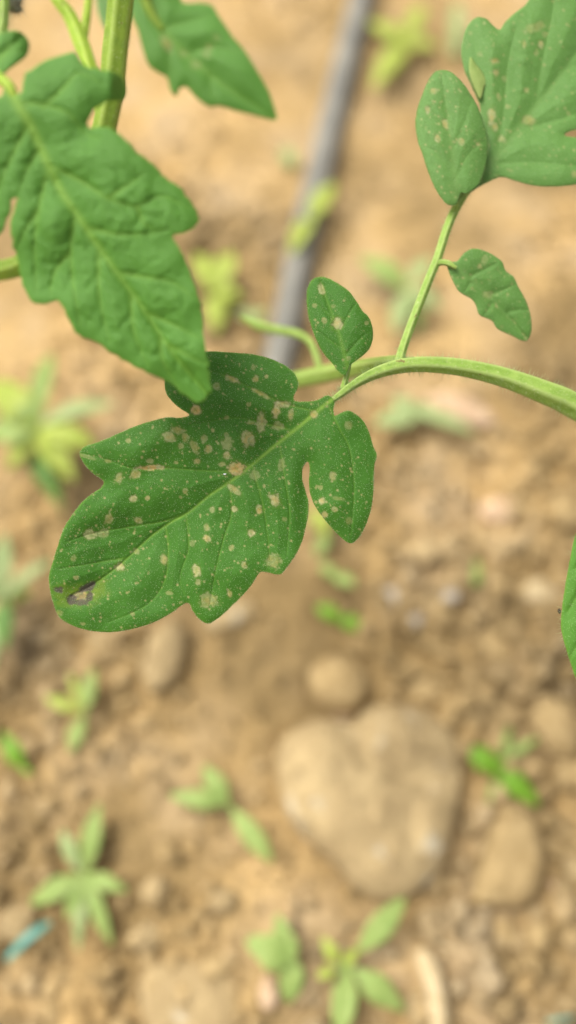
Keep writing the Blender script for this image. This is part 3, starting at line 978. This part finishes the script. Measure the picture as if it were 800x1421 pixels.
def leaf_hairs(part, x, y, d, n, length, mat, seed=0, rad=0.00003, margin=None):
    r = np.random.default_rng(seed)
    i = r.integers(0, len(x), n)
    pos = P(x[i], y[i], d[i])
    dirs = (CAMP - pos); dirs /= np.linalg.norm(dirs, axis=1)[:, None]
    dirs = dirs + r.normal(0, 0.3, dirs.shape)
    L_ = length * r.uniform(0.5, 1.3, n)
    pos_, dirs_, l_, r_ = pos, dirs, L_, np.full(n, rad)
    if margin is not None:
        e = np.where(margin < 1.2)[0]
        e = r.choice(e, min(len(e), max(40, n // 7)), replace=False)
        pe = P(x[e], y[e], d[e])
        c = P(x.mean(), y.mean(), d.mean())
        de = pe - c; de /= np.linalg.norm(de, axis=1)[:, None]
        de = de + r.normal(0, 0.6, de.shape)
        pos_ = np.concatenate([pos_, pe]); dirs_ = np.concatenate([dirs_, de])
        l_ = np.concatenate([l_, length * 1.1 * r.uniform(0.5, 1.3, len(e))]); r_ = np.full(len(pos_), rad)
    return hair_mesh("leaf_hairs", pos_, dirs_, l_, r_, mat, part)


def plant_tube(name, parent, pts, widths, mat, hairs=0, hair_len=0.0012, seed=0, grooves=0.075, sides=30, label=None):
    """pts (px,py,depth), widths in px"""
    w3 = np.array([P(a, b, c) for a, b, c in pts])
    rad = [wd * c * TH / 400 / 2 for wd, (_, _, c) in zip(widths, pts)]
    v, f, p, r = tube(w3, rad, sides, grooves, seed=seed)
    th = 2 * math.pi * (np.arange(len(v)) % sides) / sides
    o = link_mesh(name, v, f, mat, parent, attrs={"ridge": np.clip(np.cos(5 * th + 0.4), 0, 1) ** 1.5 * 0.8})
    if label: o["label"] = label
    if hairs:
        g = np.random.default_rng(seed + 50)
        i = g.integers(1, len(p) - 1, hairs)
        t = p[np.minimum(i + 1, len(p) - 1)] - p[i - 1]; t /= np.linalg.norm(t, axis=1)[:, None]
        n = g.normal(size=(hairs, 3)); n -= t * (n * t).sum(1)[:, None]; n /= np.linalg.norm(n, axis=1)[:, None]
        jit = g.uniform(-0.5, 0.5, hairs)[:, None] * (p[np.minimum(i + 1, len(p) - 1)] - p[i])
        pos = p[i] + jit + n * (r[i] * 0.95)[:, None]
        hair_mesh("stem_hairs", pos, n + g.normal(0, 0.3, n.shape), hair_len * g.uniform(0.25, 1.2, hairs), np.full(hairs, 0.000022), M['hair'], o)
    return o


# ---- right-hand plant: compound leaf with the spotted leaflets
right = empty("tomato_plant", (0.215, 0.14, float(soil_h(0.215, 0.14))),
              "tomato branch entering from the right edge with brown-spotted leaflets", "tomato plant", "tomato plants")

RACH = [(985, 690, .152), (900, 618, .150), (800, 564, .1475), (760, 546, .1465), (700, 523, .1455), (640, 510, .1445), (590, 505, .1435), (555, 508, .143),
        (520, 518, .142), (495, 531, .1415), (474, 546, .141), (455, 560, .1408)]
plant_tube("leaf_stem", right, RACH, [42, 38, 34, 31, 26, 23, 21, 20, 16, 13, 10, 6], M['stem'], 2600, .0016, 1)
plant_tube("side_stem", right, [(552, 512, .1435), (560, 482, .1455), (575, 440, .147), (594, 392, .148), (606, 362, .149), (619, 322, .150), (632, 291, .151), (648, 264, .152), (664, 240, .153)],
           [15, 12, 12, 12, 12, 12, 12, 11, 8], M['stem'], 1100, .0012, 2)
plant_tube("side_stem", right, [(560, 502, .147), (520, 508, .156), (480, 515, .170), (440, 522, .178), (400, 530, .184), (340, 545, .190), (290, 565, .196)],
           [18, 23, 24, 24, 22, 18, 12], M['stem'], 300, .0012, 3)
plant_tube("leaflet_stalk", right, [(446, 520, .178), (440, 496, .180), (430, 474, .183), (412, 463, .186), (388, 459, .189), (360, 452, .192), (335, 440, .196)],
           [9, 9, 9, 11, 12, 13, 4], M['stem'], 60, .001, 4)
plant_tube("leaflet_stalk", right, [(476, 540, .1415), (480, 526, .1412), (484, 510, .141), (486, 495, .1408)], [9, 8, 7, 4], M['stem'], 60, .0008, 5)
plant_tube("leaflet_stalk", right, [(604, 367, .149), (613, 364, .1485), (624, 366, .148), (634, 372, .1478)], [8, 8, 8, 4], M['stem'], 40, .0008, 6)
plant_tube("leaflet_stalk", right, [(630, 296, .151), (632, 289, .1500), (633.5, 282, .1492), (634, 277, .1489)], [9, 8, 7, 4], M['stem'], 40, .0008, 7)
# out of view: the branch runs on to the plant's main stalk, which stands in the soil
pb = P(np.array(985.), np.array(690.), np.array(.152))
v, f, _, _ = tube([(0.215, 0.14, float(soil_h(0.215, 0.14)) - .01), (0.205, 0.13, .07), (0.185, 0.115, .15), (0.18, 0.11, .26)], [.006, .0055, .005, .0045], 16, .04)
link_mesh("main_stem", v, f, M['stem'], right)
v, f, _, _ = tube([pb, (pb + np.array([0.188, 0.116, .14])) / 2 + np.array([0, 0, .004]), (0.188, 0.116, .14)], [.0030, .0033, .0037], 16, .04)
link_mesh("leaf_stem", v, f, M['stem'], right)

MAIN = [(455, 549), (438, 556), (412, 557), (408, 551), (413, 540), (414, 531), (410, 520), (401, 511), (386, 502), (366, 495), (345, 491), (318, 489), (288, 488), (260, 494),
        (238, 508), (229, 526), (231, 545), (240, 558), (252, 568), (263, 576), (250, 580), (235, 579), (215, 583), (195, 589), (175, 597), (155, 606),
        (135, 614), (118, 620), (111, 628), (113, 637), (120, 647), (130, 658), (140, 664), (144, 669), (140, 677), (128, 685), (113, 698), (100, 715),
        (89, 733), (82, 752), (75, 775), (68, 798), (70, 820), (76, 843), (82, 855), (95, 865), (115, 873), (140, 877), (165, 876), (190, 871), (215, 863),
        (238, 850), (251, 841), (259, 837), (264, 839), (268, 848), (277, 859), (289, 865), (300, 860), (312, 850), (330, 833), (345, 817), (355, 803),
        (361, 794), (371, 794), (382, 797), (391, 796), (400, 785), (412, 768), (420, 750), (425, 730), (428, 710), (428, 695), (424, 680), (420, 666),
        (420, 651), (424, 643), (428, 641), (430, 651), (429, 668), (431, 686), (437, 701), (448, 717), (460, 732), (474, 746), (486, 754), (496, 748),
        (506, 733), (514, 712), (518, 690), (519, 665), (520, 645), (523, 632), (519, 621), (514, 605), (508, 590), (498, 578), (485, 570), (474, 573),
        (465, 577), (463, 568), (464, 556)]
MR = [(472, 546), (445, 567), (415, 592), (380, 620), (350, 645), (320, 668), (290, 688), (260, 712), (232, 728), (205, 748), (180, 772), (155, 793), (128, 812), (100, 826)]
MV = [[(440, 571), (400, 562), (370, 549), (340, 534), (310, 520), (280, 508)],
      [(352, 643), (320, 653), (280, 653), (235, 650), (185, 650), (150, 638), (114, 629)],
      [(408, 598), (370, 588), (330, 580), (290, 585), (262, 590)],
      [(262, 711), (225, 724), (180, 731), (130, 740), (92, 752)],
      [(455, 560), (470, 592), (486, 625), (492, 680), (487, 742)],
      [(388, 614), (395, 660), (402, 710), (398, 770)],
      [(350, 646), (365, 700), (372, 745), (376, 788)],
      [(318, 669), (322, 710), (310, 750), (298, 800), (290, 850)],
      [(258, 713), (262, 760), (250, 800), (256, 826)],
      [(230, 729), (234, 770), (226, 812), (200, 842), (150, 864)],
      [(178, 774), (150, 778), (110, 785), (80, 790)]]
SPOTS = [(178, 611, 4, 4, 0, .5), (236, 606, 10, 6, 10, .7), (247, 597, 9, 6, 20, .55), (257, 607, 6, 8, 0, .5), (197, 635, 2.5, 2.5, 0, .6), (208, 640, 5, 4, 0, .55),
         (210, 649, 19, 4, -3, 1), (188, 658, 8, 6, -25, .65), (165, 664, 5, 8, 35, .55), (185, 692, 5, 5, 0, .9), (205, 691, 3.5, 3.5, 0, .7), (151, 720, 6, 8, 20, .6),
         (192, 722, 5.5, 5, 0, .65), (125, 741, 9, 7, 20, .75), (144, 740, 7, 6, 0, .5), (189, 765, 5, 5, 0, .4), (167, 786, 7, 6.5, 0, .95), (228, 777, 5, 8, 0, .65),
         (105, 802, 3.5, 3.5, 0, .6), (102, 775, 5, 4, -30, .35), (235, 823, 5, 3, 0, .4), (184, 852, 3, 2.5, 0, .45), (115, 866, 4, 2.5, 0, .4), (82, 850, 5, 4, 0, .4),
         (322, 526, 12, 4.5, 26, .75), (301, 536, 5, 5, 0, .5), (355, 526, 5, 5, 0, .6), (370, 522, 3, 3, 0, .7), (352, 510, 3.5, 4, 0, .4), (362, 546, 16, 3.5, 28, .55),
         (345, 561, 4, 3.5, 0, .6), (272, 569, 7.5, 6.5, 0, 1), (384, 568, 6, 12, 12, .95), (393, 561, 11, 5, -5, .75), (404, 576, 4.5, 8, 20, .6), (363, 586, 6, 14, 4, .8),
         (349, 587, 7, 3, 5, .45), (386, 591, 9, 6, 0, .5), (345, 609, 10.5, 11, 0, .75), (350, 612, 5, 5, 0, .95), (315, 616, 9, 10, 0, .5), (315, 632, 6, 6, -30, .85),
         (315, 604, 3.5, 4, 0, .45), (309, 644, 5, 4, 0, .6), (329, 650, 13, 9.5, -12, 1), (270, 620, 5, 11, -25, .5), (289, 623, 5, 6, 0, .65), (283, 608, 5, 5.5, 0, .5),
         (295, 597, 3.5, 3.5, 0, .55), (251, 619, 5, 5, 0, .5), (274, 640, 5, 4, 0, .7), (315, 580, 4, 3, 0, .4), (391, 644, 4.5, 9, 12, .4), (354, 659, 7, 8, 0, .38),
         (224, 649, 5, 3, 0, .8), (244, 642, 3, 2.5, 0, .5), (325, 679, 12, 5, 42, .65), (382, 694, 7, 10, -28, .85), (360, 708, 5, 6.5, 0, .75), (326, 706, 4.5, 4, 0, .85),
         (306, 706, 2.4, 2.2, 0, .9), (295, 707, 3.5, 4.5, 0, .55), (349, 739, 5.5, 5.5, 0, .95), (287, 732, 4, 6, 0, .55), (287, 747, 5.5, 6, 0, .8), (267, 754, 4, 5, 0, .35),
         (321, 760, 4, 4, 0, .55), (339, 784, 4.5, 5, 0, .7), (380, 779, 11, 10, 20, .45), (376, 775, 6, 5, 0, .5), (273, 792, 6, 9, 0, .85), (275, 808, 4, 4.5, 0, .7),
         (290, 833, 13, 10, -10, .55), (287, 831, 7, 5, 0, .55), (319, 824, 3.5, 6, 0, .8), (348, 675, 2.4, 2.4, 0, .8), (367, 674, 2, 3.5, 0, .55), (257, 682, 4, 4.5, 0, .5),
         (251, 690, 2.4, 2.4, 0, .5), (395, 721, 4, 4, 0, .35), (435, 575, 6, 6, 0, .75), (484, 590, 6, 6, 0, .4), (462, 661, 4.5, 7, 0, .6), (445, 677, 3.5, 3.5, 0, .6),
         (447, 695, 5, 5, 0, .9), (465, 707, 4.5, 4, 0, .65), (451, 714, 4.5, 5, 0, .75), (484, 723, 5, 5, 0, .4), (439, 697, 2.4, 2.4, 0, .7), (470, 692, 9, 3, 10, .25),
         (118, 633, 20, 2.5, 18, .3), (150, 640, 6, 3, 10, .4)]
HALO = [(112, 826, 30, 13, -14, .6), (136, 820, 9, 20, 28, .45), (88, 822, 15, 10, 0, .4)]
DARK = [(122, 815, 13, 5.5, -24, .95), (100, 832, 8, 6.5, 0, .92), (112, 836, 12, 4.5, 6, .85), (124, 828, 5.5, 7, 0, .9), (82, 819, 6.5, 4.5, 0, .9), (112, 827, 9, 5, 0, .45)]
SPOTS.append((112, 827, 14, 7.5, -14, .94))


def depth_main(x, y):
    u = (x - 300) / 250; w = (y - 680) / 200
    d = 0.1400 + 0.0012 * w - 0.0006 * u
    d = d + 0.0020 * np.clip(-u - 0.2, 0, 2) ** 2 + 0.0012 * np.clip(w - 0.2, 0, 2) ** 2
    d = d + 0.0022 * sstep(575, 490, y) ** 1.5                       # the uppermost lobe dips
    d = d + 0.0016 * sstep(455, 525, x)                              # right lobe turns down
    d = d + 0.0010 * np.exp(-(((x - 424) / 14) ** 2 + ((y - 690) / 60) ** 2))
    return d


ml, mx_, my_, md_, mdm = leaflet("leaflet", right, MAIN, depth_main, M['leaf'], MR, MV, SPOTS, step=1.15, fold=0.20, quilt=0.0006, cell=34, cellamp=0.00006,
                                 vein_w=2.4, vein_col=0.95, edge_drop=0.0004, wave=0.0010, seed=5, groove=.00021, halo=HALO, dark=DARK, spot_k=.92, spot_s=1.0, speckle=1300,
                                 label="large lobed leaflet with many tan spots and a blackened tip")
leaf_hairs(ml, mx_, my_, md_, 9500, 0.00024, M['hair'], 1, 0.000055, mdm)
# the white fleck on the leaf
fx, fy = 312.0, 658.0
pf = P(np.array(fx), np.array(fy), np.array(float(md_[np.argmin((mx_ - fx) ** 2 + (my_ - fy) ** 2)]) - 0.0003))
vf, ff = lump(2, 0.6, 77, 0.4)
link_mesh("white_fleck", vf * np.array([.0003, .00013, .00012]) + pf, ff, simple_mat("white_fleck", (.7, .7, .7), (.8, .8, .8)), ml)

SA = [(480, 521), (472, 517), (462, 505), (448, 488), (438, 468), (430, 445), (426, 420), (427, 400), (434, 388), (445, 384), (457, 387), (470, 394), (482, 402), (493, 415),
      (502, 430), (512, 440), (517, 453), (518, 468), (514, 482), (506, 492), (495, 500), (487, 506), (483, 515)]
o_, x_, y_, d_, m_ = leaflet("leaflet", right, SA, lambda x, y: 0.1408 + 0.000018 * (450 - y) + 0.0012 * ((x - 470) / 45) ** 2, M['leaf'],
                             [(483, 512), (478, 490), (468, 455), (455, 420), (445, 390)],
                             [[(479, 495), (495, 475), (512, 460)], [(470, 462), (485, 435), (495, 420)], [(476, 485), (455, 470), (436, 455)], [(464, 445), (445, 425), (430, 415)]],
                             [(447, 402, 5, 9, -15, .8), (468, 449, 8.5, 10, 10, .95), (437, 424, 4.5, 4, 0, .5), (450, 445, 4.5, 4.5, 0, .5), (463, 425, 3.5, 3.5, 0, .35), (509, 448, 3.5, 4, 0, .5),
                              (484, 497, 4, 3, 0, .4)], step=1.2, fold=.22, seed=15, spot_k=.85, speckle=70, vein_w=3.0, vein_col=.45, quilt=.0004,
                             label="small oval leaflet standing up from the stem, two tan spots")
leaf_hairs(o_, x_, y_, d_, 1500, .0004, M['hair'], 2, .00003, m_)

SB = [(634, 283), (622, 284), (614, 276), (605, 262), (595, 240), (588, 218), (580, 195), (577, 172), (579, 155), (585, 135), (593, 115), (603, 101), (615, 97), (628, 101),
      (640, 112), (652, 128), (662, 145), (670, 165), (676, 185), (678, 205), (675, 228), (669, 248), (660, 261), (648, 268), (640, 268)]
o_, x_, y_, d_, m_ = leaflet("leaflet", right, SB, lambda x, y: 0.1478 + 0.000006 * (200 - y) + 0.0016 * ((x - 628) / 50) ** 2, M['leaf_right'],
                             [(634, 282), (632, 250), (627, 200), (620, 150), (614, 105)],
                             [[(632, 250), (650, 215), (672, 195)], [(628, 210), (645, 170), (655, 140)], [(630, 240), (608, 215), (585, 200)], [(624, 180), (605, 160), (583, 150)]],
                             [(602, 126, 6, 5, 0, .6), (594, 152, 4.5, 6.5, -10, .8), (618, 172, 5, 9, -20, .75), (608, 192, 4.5, 7.5, -15, .8), (641, 196, 5, 5.5, 0, .6), (664, 200, 4, 4, 0, .65), (625, 205, 3, 3, 0, .4)],
                             step=1.4, fold=.2, seed=25, spot_k=.8, spot_s=.9, speckle=160, vein_w=4.5, vein_col=.5, quilt=.0004, groove=.0001, label="upright oval leaflet with six pale spots, upper right")
leaf_hairs(o_, x_, y_, d_, 1500, .0004, M['hair'], 3, .00003, m_)

SC = [(646, 272), (664, 260), (688, 248), (701, 246), (720, 252), (745, 258), (770, 259), (800, 256), (835, 246), (862, 225), (868, 205), (845, 196), (815, 192), (795, 190), (784, 187),
      (795, 181), (815, 178), (850, 172), (885, 150), (910, 100), (915, 40), (900, -20), (870, -75), (830, -105), (790, -95), (760, -60), (742, -15), (730, 6), (715, 18), (702, 30), (694, 41), (685, 35),
      (675, 26), (662, 24), (650, 35), (643, 55), (641, 76), (645, 97), (653, 116), (663, 138), (667, 152), (664, 180), (656, 220), (646, 250)]
o_, x_, y_, d_, m_ = leaflet("leaflet", right, SC, lambda x, y: 0.1525 + 0.000012 * (x - 700) - 0.000004 * (y - 150) + 0.0007 * np.cos((x - 640) / 46) * sstep(640, 700, x) + .002 * sstep(690, 640, x), M['leaf_right'],
                             [(650, 266), (700, 205), (750, 140), (800, 75), (850, 0), (880, -60)],
                             [[(690, 218), (700, 150), (705, 90), (716, 40)], [(672, 240), (672, 180), (665, 110), (658, 60)], [(745, 146), (752, 90), (765, 30), (775, -40)],
                              [(720, 180), (780, 165), (850, 140)], [(680, 228), (740, 225), (800, 230)], [(780, 100), (840, 70), (890, 50)]],
                             [(743, 38, 20, 8, -20, .4), (751, 61, 4.5, 7, 0, .8), (728, 61, 4, 6, 0, .5), (739, 61, 3, 3, 0, .5), (745, 74, 4, 4, 0, .5), (687, 84, 7, 5, 0, .7), (689, 101, 4.5, 6, -20, .7),
                              (701, 109, 3.5, 6, 0, .4), (731, 125, 5, 5, 0, .6), (683, 160, 6, 14, 4, .8), (687, 176, 6, 7, 0, .75), (697, 193, 7, 6, 30, .6), (734, 167, 12, 8, 10, .5),
                              (706, 148, 4.5, 4.5, 0, .55), (694, 136, 3, 5, 0, .45), (666, 75, 4, 4, 0, .35), (745, 40, 6, 5, 0, .4), (757, 48, 5, 5, 0, .35), (798, 242, 5, 6, 0, .5), (790, 158, 4, 4, 0, .4),
                              (716, 12, 6, 4, 0, .4), (653, 46, 3, 3, 0, .4)],
                             step=1.7, fold=.12, seed=35, spot_k=.8, spot_s=.85, speckle=520, vein_w=4.5, vein_col=.4, quilt=.0006, cell=30, cellamp=.0001, label="broad lobed leaflet in the top right corner with scattered spots", groove=.00014)
leaf_hairs(o_, x_, y_, d_, 2500, .0004, M['hair'], 4, .00003, m_)
FM = [(653, 79), (662, 90), (671, 102), (675, 112), (672, 124), (667, 137), (661, 125), (656, 114), (652, 98)]
fm_, *_r = leaflet("folded_margin", o_, FM, lambda x, y: .1512 + .00003 * (x - 650), M['weed'], None, (), (), step=1.5, seed=3, edge_drop=.0002, wave=.0002, label="yellow-green margin folded over to show its underside")

SD = [(622, 366), (635, 362), (644, 352), (658, 345), (675, 349), (688, 356), (698, 364), (702, 375), (713, 384), (720, 398), (730, 417), (737, 437), (738, 456), (734, 470), (727, 473), (713, 467),
      (691, 456), (683, 445), (666, 437), (661, 423), (655, 415), (639, 405), (631, 393), (624, 378)]
o_, x_, y_, d_, m_ = leaflet("leaflet", right, SD, lambda x, y: 0.1480 + 0.00002 * (x - 622) + 0.00001 * (y - 360), M['leaf_right'],
                             [(624, 368), (650, 385), (680, 412), (705, 440), (730, 468)],
                             [[(650, 385), (670, 375), (690, 365)], [(678, 410), (700, 402), (715, 395)], [(700, 434), (720, 430), (733, 430)], [(655, 390), (648, 400), (645, 406)], [(685, 418), (678, 430), (672, 437)]],
                             [(666, 370, 5, 5, 0, .6), (673, 360, 5, 8, 20, .4), (678, 409, 8, 6, 0, .5), (655, 400, 3, 3, 0, .5), (730, 469, 3, 3, 0, .6), (697, 453, 3, 3, 0, .4)],
                             step=1.4, fold=.2, seed=45, spot_k=.8, spot_s=.9, speckle=130, vein_w=4, vein_col=.4, quilt=.0006, label="small lance-shaped leaflet right of the upper side stem")
leaf_hairs(o_, x_, y_, d_, 900, .0004, M['hair'], 5, .00003, m_)

# ---- leaf cut by the right edge
edge = empty("tomato_leaf", P(np.array(838.), np.array(950.), np.array(.145)), "bright green hairy leaf cut off by the right edge", "leaf")
SJ = [(803, 735), (796, 755), (790, 785), (785, 812), (781, 842), (779, 865), (782, 886), (788, 906), (794, 925), (803, 946), (825, 962), (860, 960), (890, 930), (905, 880), (900, 820), (880, 770), (850, 735), (825, 722)]
o_, x_, y_, d_, m_ = leaflet("blade", edge, SJ, lambda x, y: 0.141 + .00004 * np.clip(800 - x, 0, 99) - .00001 * np.clip(x - 800, 0, 200), M['leaf_young_lit'],
                             [(840, 730), (838, 800), (835, 870), (832, 955)], [[(838, 800), (810, 815), (788, 850)], [(836, 860), (812, 880), (790, 915)], [(840, 760), (815, 770), (798, 790)]],
                             (), step=1.6, fold=.25, seed=55, vein_w=6, vein_col=.6, quilt=.0009, groove=.0004)
leaf_hairs(o_, x_, y_, d_, 1500, .0011, M['hair'], 6, .00002, m_)
vf, ff = lump(2, 0.5, 79, 0.2)
link_mesh("dark_speck", vf * np.array([.0003, .0005, .0003]) + P(np.array(777.), np.array(848.), np.array(.1418)), ff, simple_mat("dark_speck", (.02, .015, .01), (.05, .035, .02)), edge)
plant_tube("leaf_stem", edge, [(840, 735, .1415), (850, 690, .143), (880, 640, .147), (920, 632, .1515)], [10, 14, 18, 22], M['stem'], 120, .0012, 8)

# ---- left-hand plant
left = empty("tomato_plant", (-0.20, 0.16, float(soil_h(-0.20, 0.16))),
             "tomato plant at the upper left with large unspotted leaves and thick stem", "tomato plant", "tomato plants")
plant_tube("stem", left, [(186, -160, .150), (176, -60, .151), (168, 0, .152), (163, 50, .153), (158, 100, .154), (151, 150, .155), (138, 210, .157), (112, 275, .160), (75, 335, .163), (25, 370, .166), (-40, 376, .170), (-140, 360, .176)],
           [36, 36, 35, 34, 34, 32, 31, 30, 29, 27, 26, 27], M['stem_dark'], 500, .0012, 11)
plant_tube("leaf_stem", left, [(62, -60, .166), (75, -8, .166), (96, 22, .166), (110, 52, .165), (121, 85, .163), (134, 130, .160), (146, 170, .157)], [14, 15, 18, 21, 21, 20, 18], M['stem_lime'], 120, .001, 12)
plant_tube("leaf_stem", left, [(128, -60, .168), (124, -10, .168), (121, 20, .167), (117, 55, .166), (120, 80, .164)], [9, 10, 11, 12, 8], M['stem_lime'], 40, .001, 13)
SE = [(22, 130), (30, 124), (35, 105), (48, 92), (70, 82), (98, 73), (108, 77), (120, 90), (140, 96), (160, 100), (172, 110), (175, 125), (168, 138), (150, 141), (135, 148), (126, 160), (122, 173),
      (126, 178), (140, 175), (155, 178), (166, 186), (178, 198), (191, 212), (212, 227), (230, 246), (250, 262), (262, 274), (272, 290), (275, 302), (271, 315), (260, 322), (243, 326), (240, 331), (247, 342),
      (257, 358), (265, 378), (272, 397), (279, 420), (282, 445), (285, 475), (288, 500), (292, 525), (294, 541), (290, 550), (280, 558), (268, 556), (250, 543), (228, 528), (200, 515), (175, 502), (152, 488), (138, 478),
      (112, 465), (100, 452), (90, 435), (82, 418), (72, 420), (60, 423), (46, 420), (37, 408), (30, 388), (25, 365), (20, 345), (15, 327), (15, 310), (19, 290), (25, 274), (17, 281), (12, 300), (4, 320), (-15, 338),
      (-45, 335), (-75, 300), (-85, 240), (-70, 185), (-35, 150), (0, 132), (8, 122)]
ER = [(12, 118), (22, 140), (45, 180), (65, 225), (85, 265), (105, 295), (125, 325), (160, 375), (200, 430), (240, 490), (288, 548)]
EV = [[(24, 143), (60, 145), (95, 158), (118, 185), (140, 192)], [(60, 148), (90, 120), (110, 100), (140, 115)],
      [(68, 230), (110, 250), (150, 275), (190, 286), (225, 272), (262, 288)], [(150, 275), (180, 255), (200, 240)], [(190, 286), (200, 310), (215, 318)],
      [(118, 315), (160, 325), (200, 325), (235, 318)], [(160, 378), (205, 385), (240, 392), (268, 412)], [(200, 432), (240, 450), (278, 470)], [(232, 478), (258, 492), (284, 505)],
      [(40, 172), (20, 210), (2, 250), (-8, 300)], [(55, 205), (36, 240), (26, 268)], [(66, 235), (54, 290), (48, 340), (50, 405)], [(105, 298), (98, 350), (104, 410), (112, 455)], [(54, 290), (35, 320), (24, 345)],
      [(138, 345), (138, 410), (152, 475)], [(98, 350), (75, 380), (70, 410)], [(182, 405), (186, 460), (205, 508)], [(222, 462), (226, 500), (245, 535)]]
EM = []
for ev in list(EV[2:]):                      # short side veins off each lateral vein
    ev = np.array(ev, float)
    for k in range(len(ev) - 1):
        m_ = (ev[k] + ev[k + 1]) / 2; e_ = ev[k + 1] - ev[k]
        n_ = np.array([-e_[1], e_[0]]) / (np.linalg.norm(e_) + 1e-6)
        for sg_ in (-1, 1):
            t_ = m_ + e_ * 0.45 + n_ * sg_ * R.uniform(18, 30)
            EM.append([tuple(m_), tuple((m_ + t_) / 2 + e_ * 0.08), tuple(t_)])
leaflet("leaf", left, SE, lambda x, y: 0.1165 + 0.000011 * (y - 120) + 0.0018 * ((x - (20 + (y - 120) * .62)) / 110) ** 2 * .6 + .0016 * sstep(470, 560, y) + .003 * sstep(150, 178, x) * sstep(190, 120, y), M['leaf_young_lit'],
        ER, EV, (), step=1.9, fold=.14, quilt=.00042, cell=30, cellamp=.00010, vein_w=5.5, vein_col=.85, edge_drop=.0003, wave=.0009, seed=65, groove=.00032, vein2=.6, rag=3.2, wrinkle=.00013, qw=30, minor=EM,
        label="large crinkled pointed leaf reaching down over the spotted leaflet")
SF = [(183, 22), (191, 41), (199, 71), (207, 91), (220, 101), (232, 108), (236, 124), (245, 134), (250, 123), (260, 122), (273, 136), (290, 148), (304, 147), (328, 154), (356, 161), (380, 166), (384, 160), (372, 124),
      (356, 96), (339, 69), (323, 50), (304, 22), (295, 8), (279, 4), (254, 3), (246, -18), (222, -50), (190, -60), (176, -30)]
leaflet("leaf", left, SF, lambda x, y: .182 + .00001 * (y - 60) + .002 * ((y - x * .55 + 60) / 60) ** 2 * .4, M['leaf_young_lit'], [(180, -40), (225, 40), (270, 85), (320, 125), (380, 163)],
        [[(225, 40), (260, 30), (295, 20)], [(260, 75), (300, 65), (335, 75)], [(240, 58), (235, 90), (240, 122)], [(290, 100), (295, 125), (300, 142)]],
        [(231, 60, 6, 12, -30, .45), (272, 90, 7, 6, 0, .3), (290, 65, 5, 6, 0, .35), (287, 75, 6, 5, 0, .35), (300, 52, 5, 5, 0, .3), (254, 74, 6, 5, 0, .3)],
        step=2.2, fold=.12, seed=75, vein_w=6, vein_col=.45, quilt=.001, cell=26, cellamp=.00008, label="pointed leaf with one tooth, behind the thick stem")
plant_tube("leaf_stem", left, [(190, -60, .178), (196, -20, .180), (210, 18, .1815), (226, 42, .182)], [16, 14, 12, 6], M['stem_dark'], 60, .001, 14)
SK = [(133, -30), (134, 5), (138, 25), (146, 42), (156, 48), (164, 30), (166, 0), (165, -30)]
leaflet("leaf", left, SK, lambda x, y: .186 + 0 * x, M['leaf_right'], [(150, -30), (151, 40)], (), (), step=2.2, seed=85)
SI = [(-25, 60), (-8, 50), (10, 43), (26, 43), (37, 52), (41, 64), (37, 77), (26, 87), (12, 96), (0, 104), (-18, 110), (-35, 90)]
leaflet("leaf", left, SI, lambda x, y: .117 + .004 * ((x - 12) / 30) ** 2 * .5, M['leaf_young_lit'], [(-20, 100), (5, 75), (30, 50)], [[(0, 80), (10, 60), (12, 46)], [(8, 72), (25, 72), (36, 70)]], (), step=2, seed=95, fold=.3, vein_col=.4, quilt=.0006,
        label="small rounded leaf curling at the left edge")
plant_tube("leaf_stem", left, [(-60, 60, .118), (-25, 85, .118), (0, 108, .1180), (14, 122, .1168), (24, 142, .1170), (40, 170, .1176)], [20, 18, 16, 14, 10, 6], M['stem_lime'], 80, .001, 15)
plant_tube("leaf_stem", left, [(-60, 60, .118), (-75, 110, .13), (-110, 220, .15), (-150, 340, .172)], [20, 22, 24, 26], M['stem_dark'], 0, .001, 16)
plant_tube("shoot_tip", left, [(-12, 90, .125), (2, 50, .125), (6, 15, .125), (8, -30, .125)], [16, 14, 13, 12], M['stem'], 300, .0022, 17, label="young stem tip covered in long hairs")
vb, fb = lump(3, .5, 91)
bp = P(np.array(17.), np.array(2.), np.array(.128))
bud = link_mesh("flower_bud", vb * np.array([.0014, .0020, .0014]) + bp, fb, M['bud'], left)
g = np.random.default_rng(4)
nn = vb / np.linalg.norm(vb, axis=1)[:, None]
ii = g.integers(0, len(vb), 420)
hair_mesh("bud_hairs", vb[ii] * np.array([.0014, .0020, .0014]) + bp, nn[ii] + g.normal(0, .5, (420, 3)), g.uniform(.0006, .0018, 420), np.full(420, .00003), simple_mat("bud_hair", (.10, .10, .07), (.5, .5, .4), 900), bud)
# out of view: the stems join the main stalk that stands in the soil left of the picture
sl = P(np.array(-140.), np.array(360.), np.array(.176))
v, f, _, _ = tube([(-0.20, 0.16, float(soil_h(-0.20, 0.16)) - .01), (-.185, .15, .06), sl + np.array([-.035, 0, 0]), sl + np.array([-.035, .01, .12])], [.0065, .006, .0055, .005], 16, .04)
link_mesh("main_stem", v, f, M['stem_dark'], left)
v, f, _, _ = tube([sl, sl + np.array([-.018, 0, -.002]), sl + np.array([-.036, 0, -.004])], [.0022, .0024, .0027], 14, .04)
link_mesh("stem", v, f, M['stem_dark'], left)
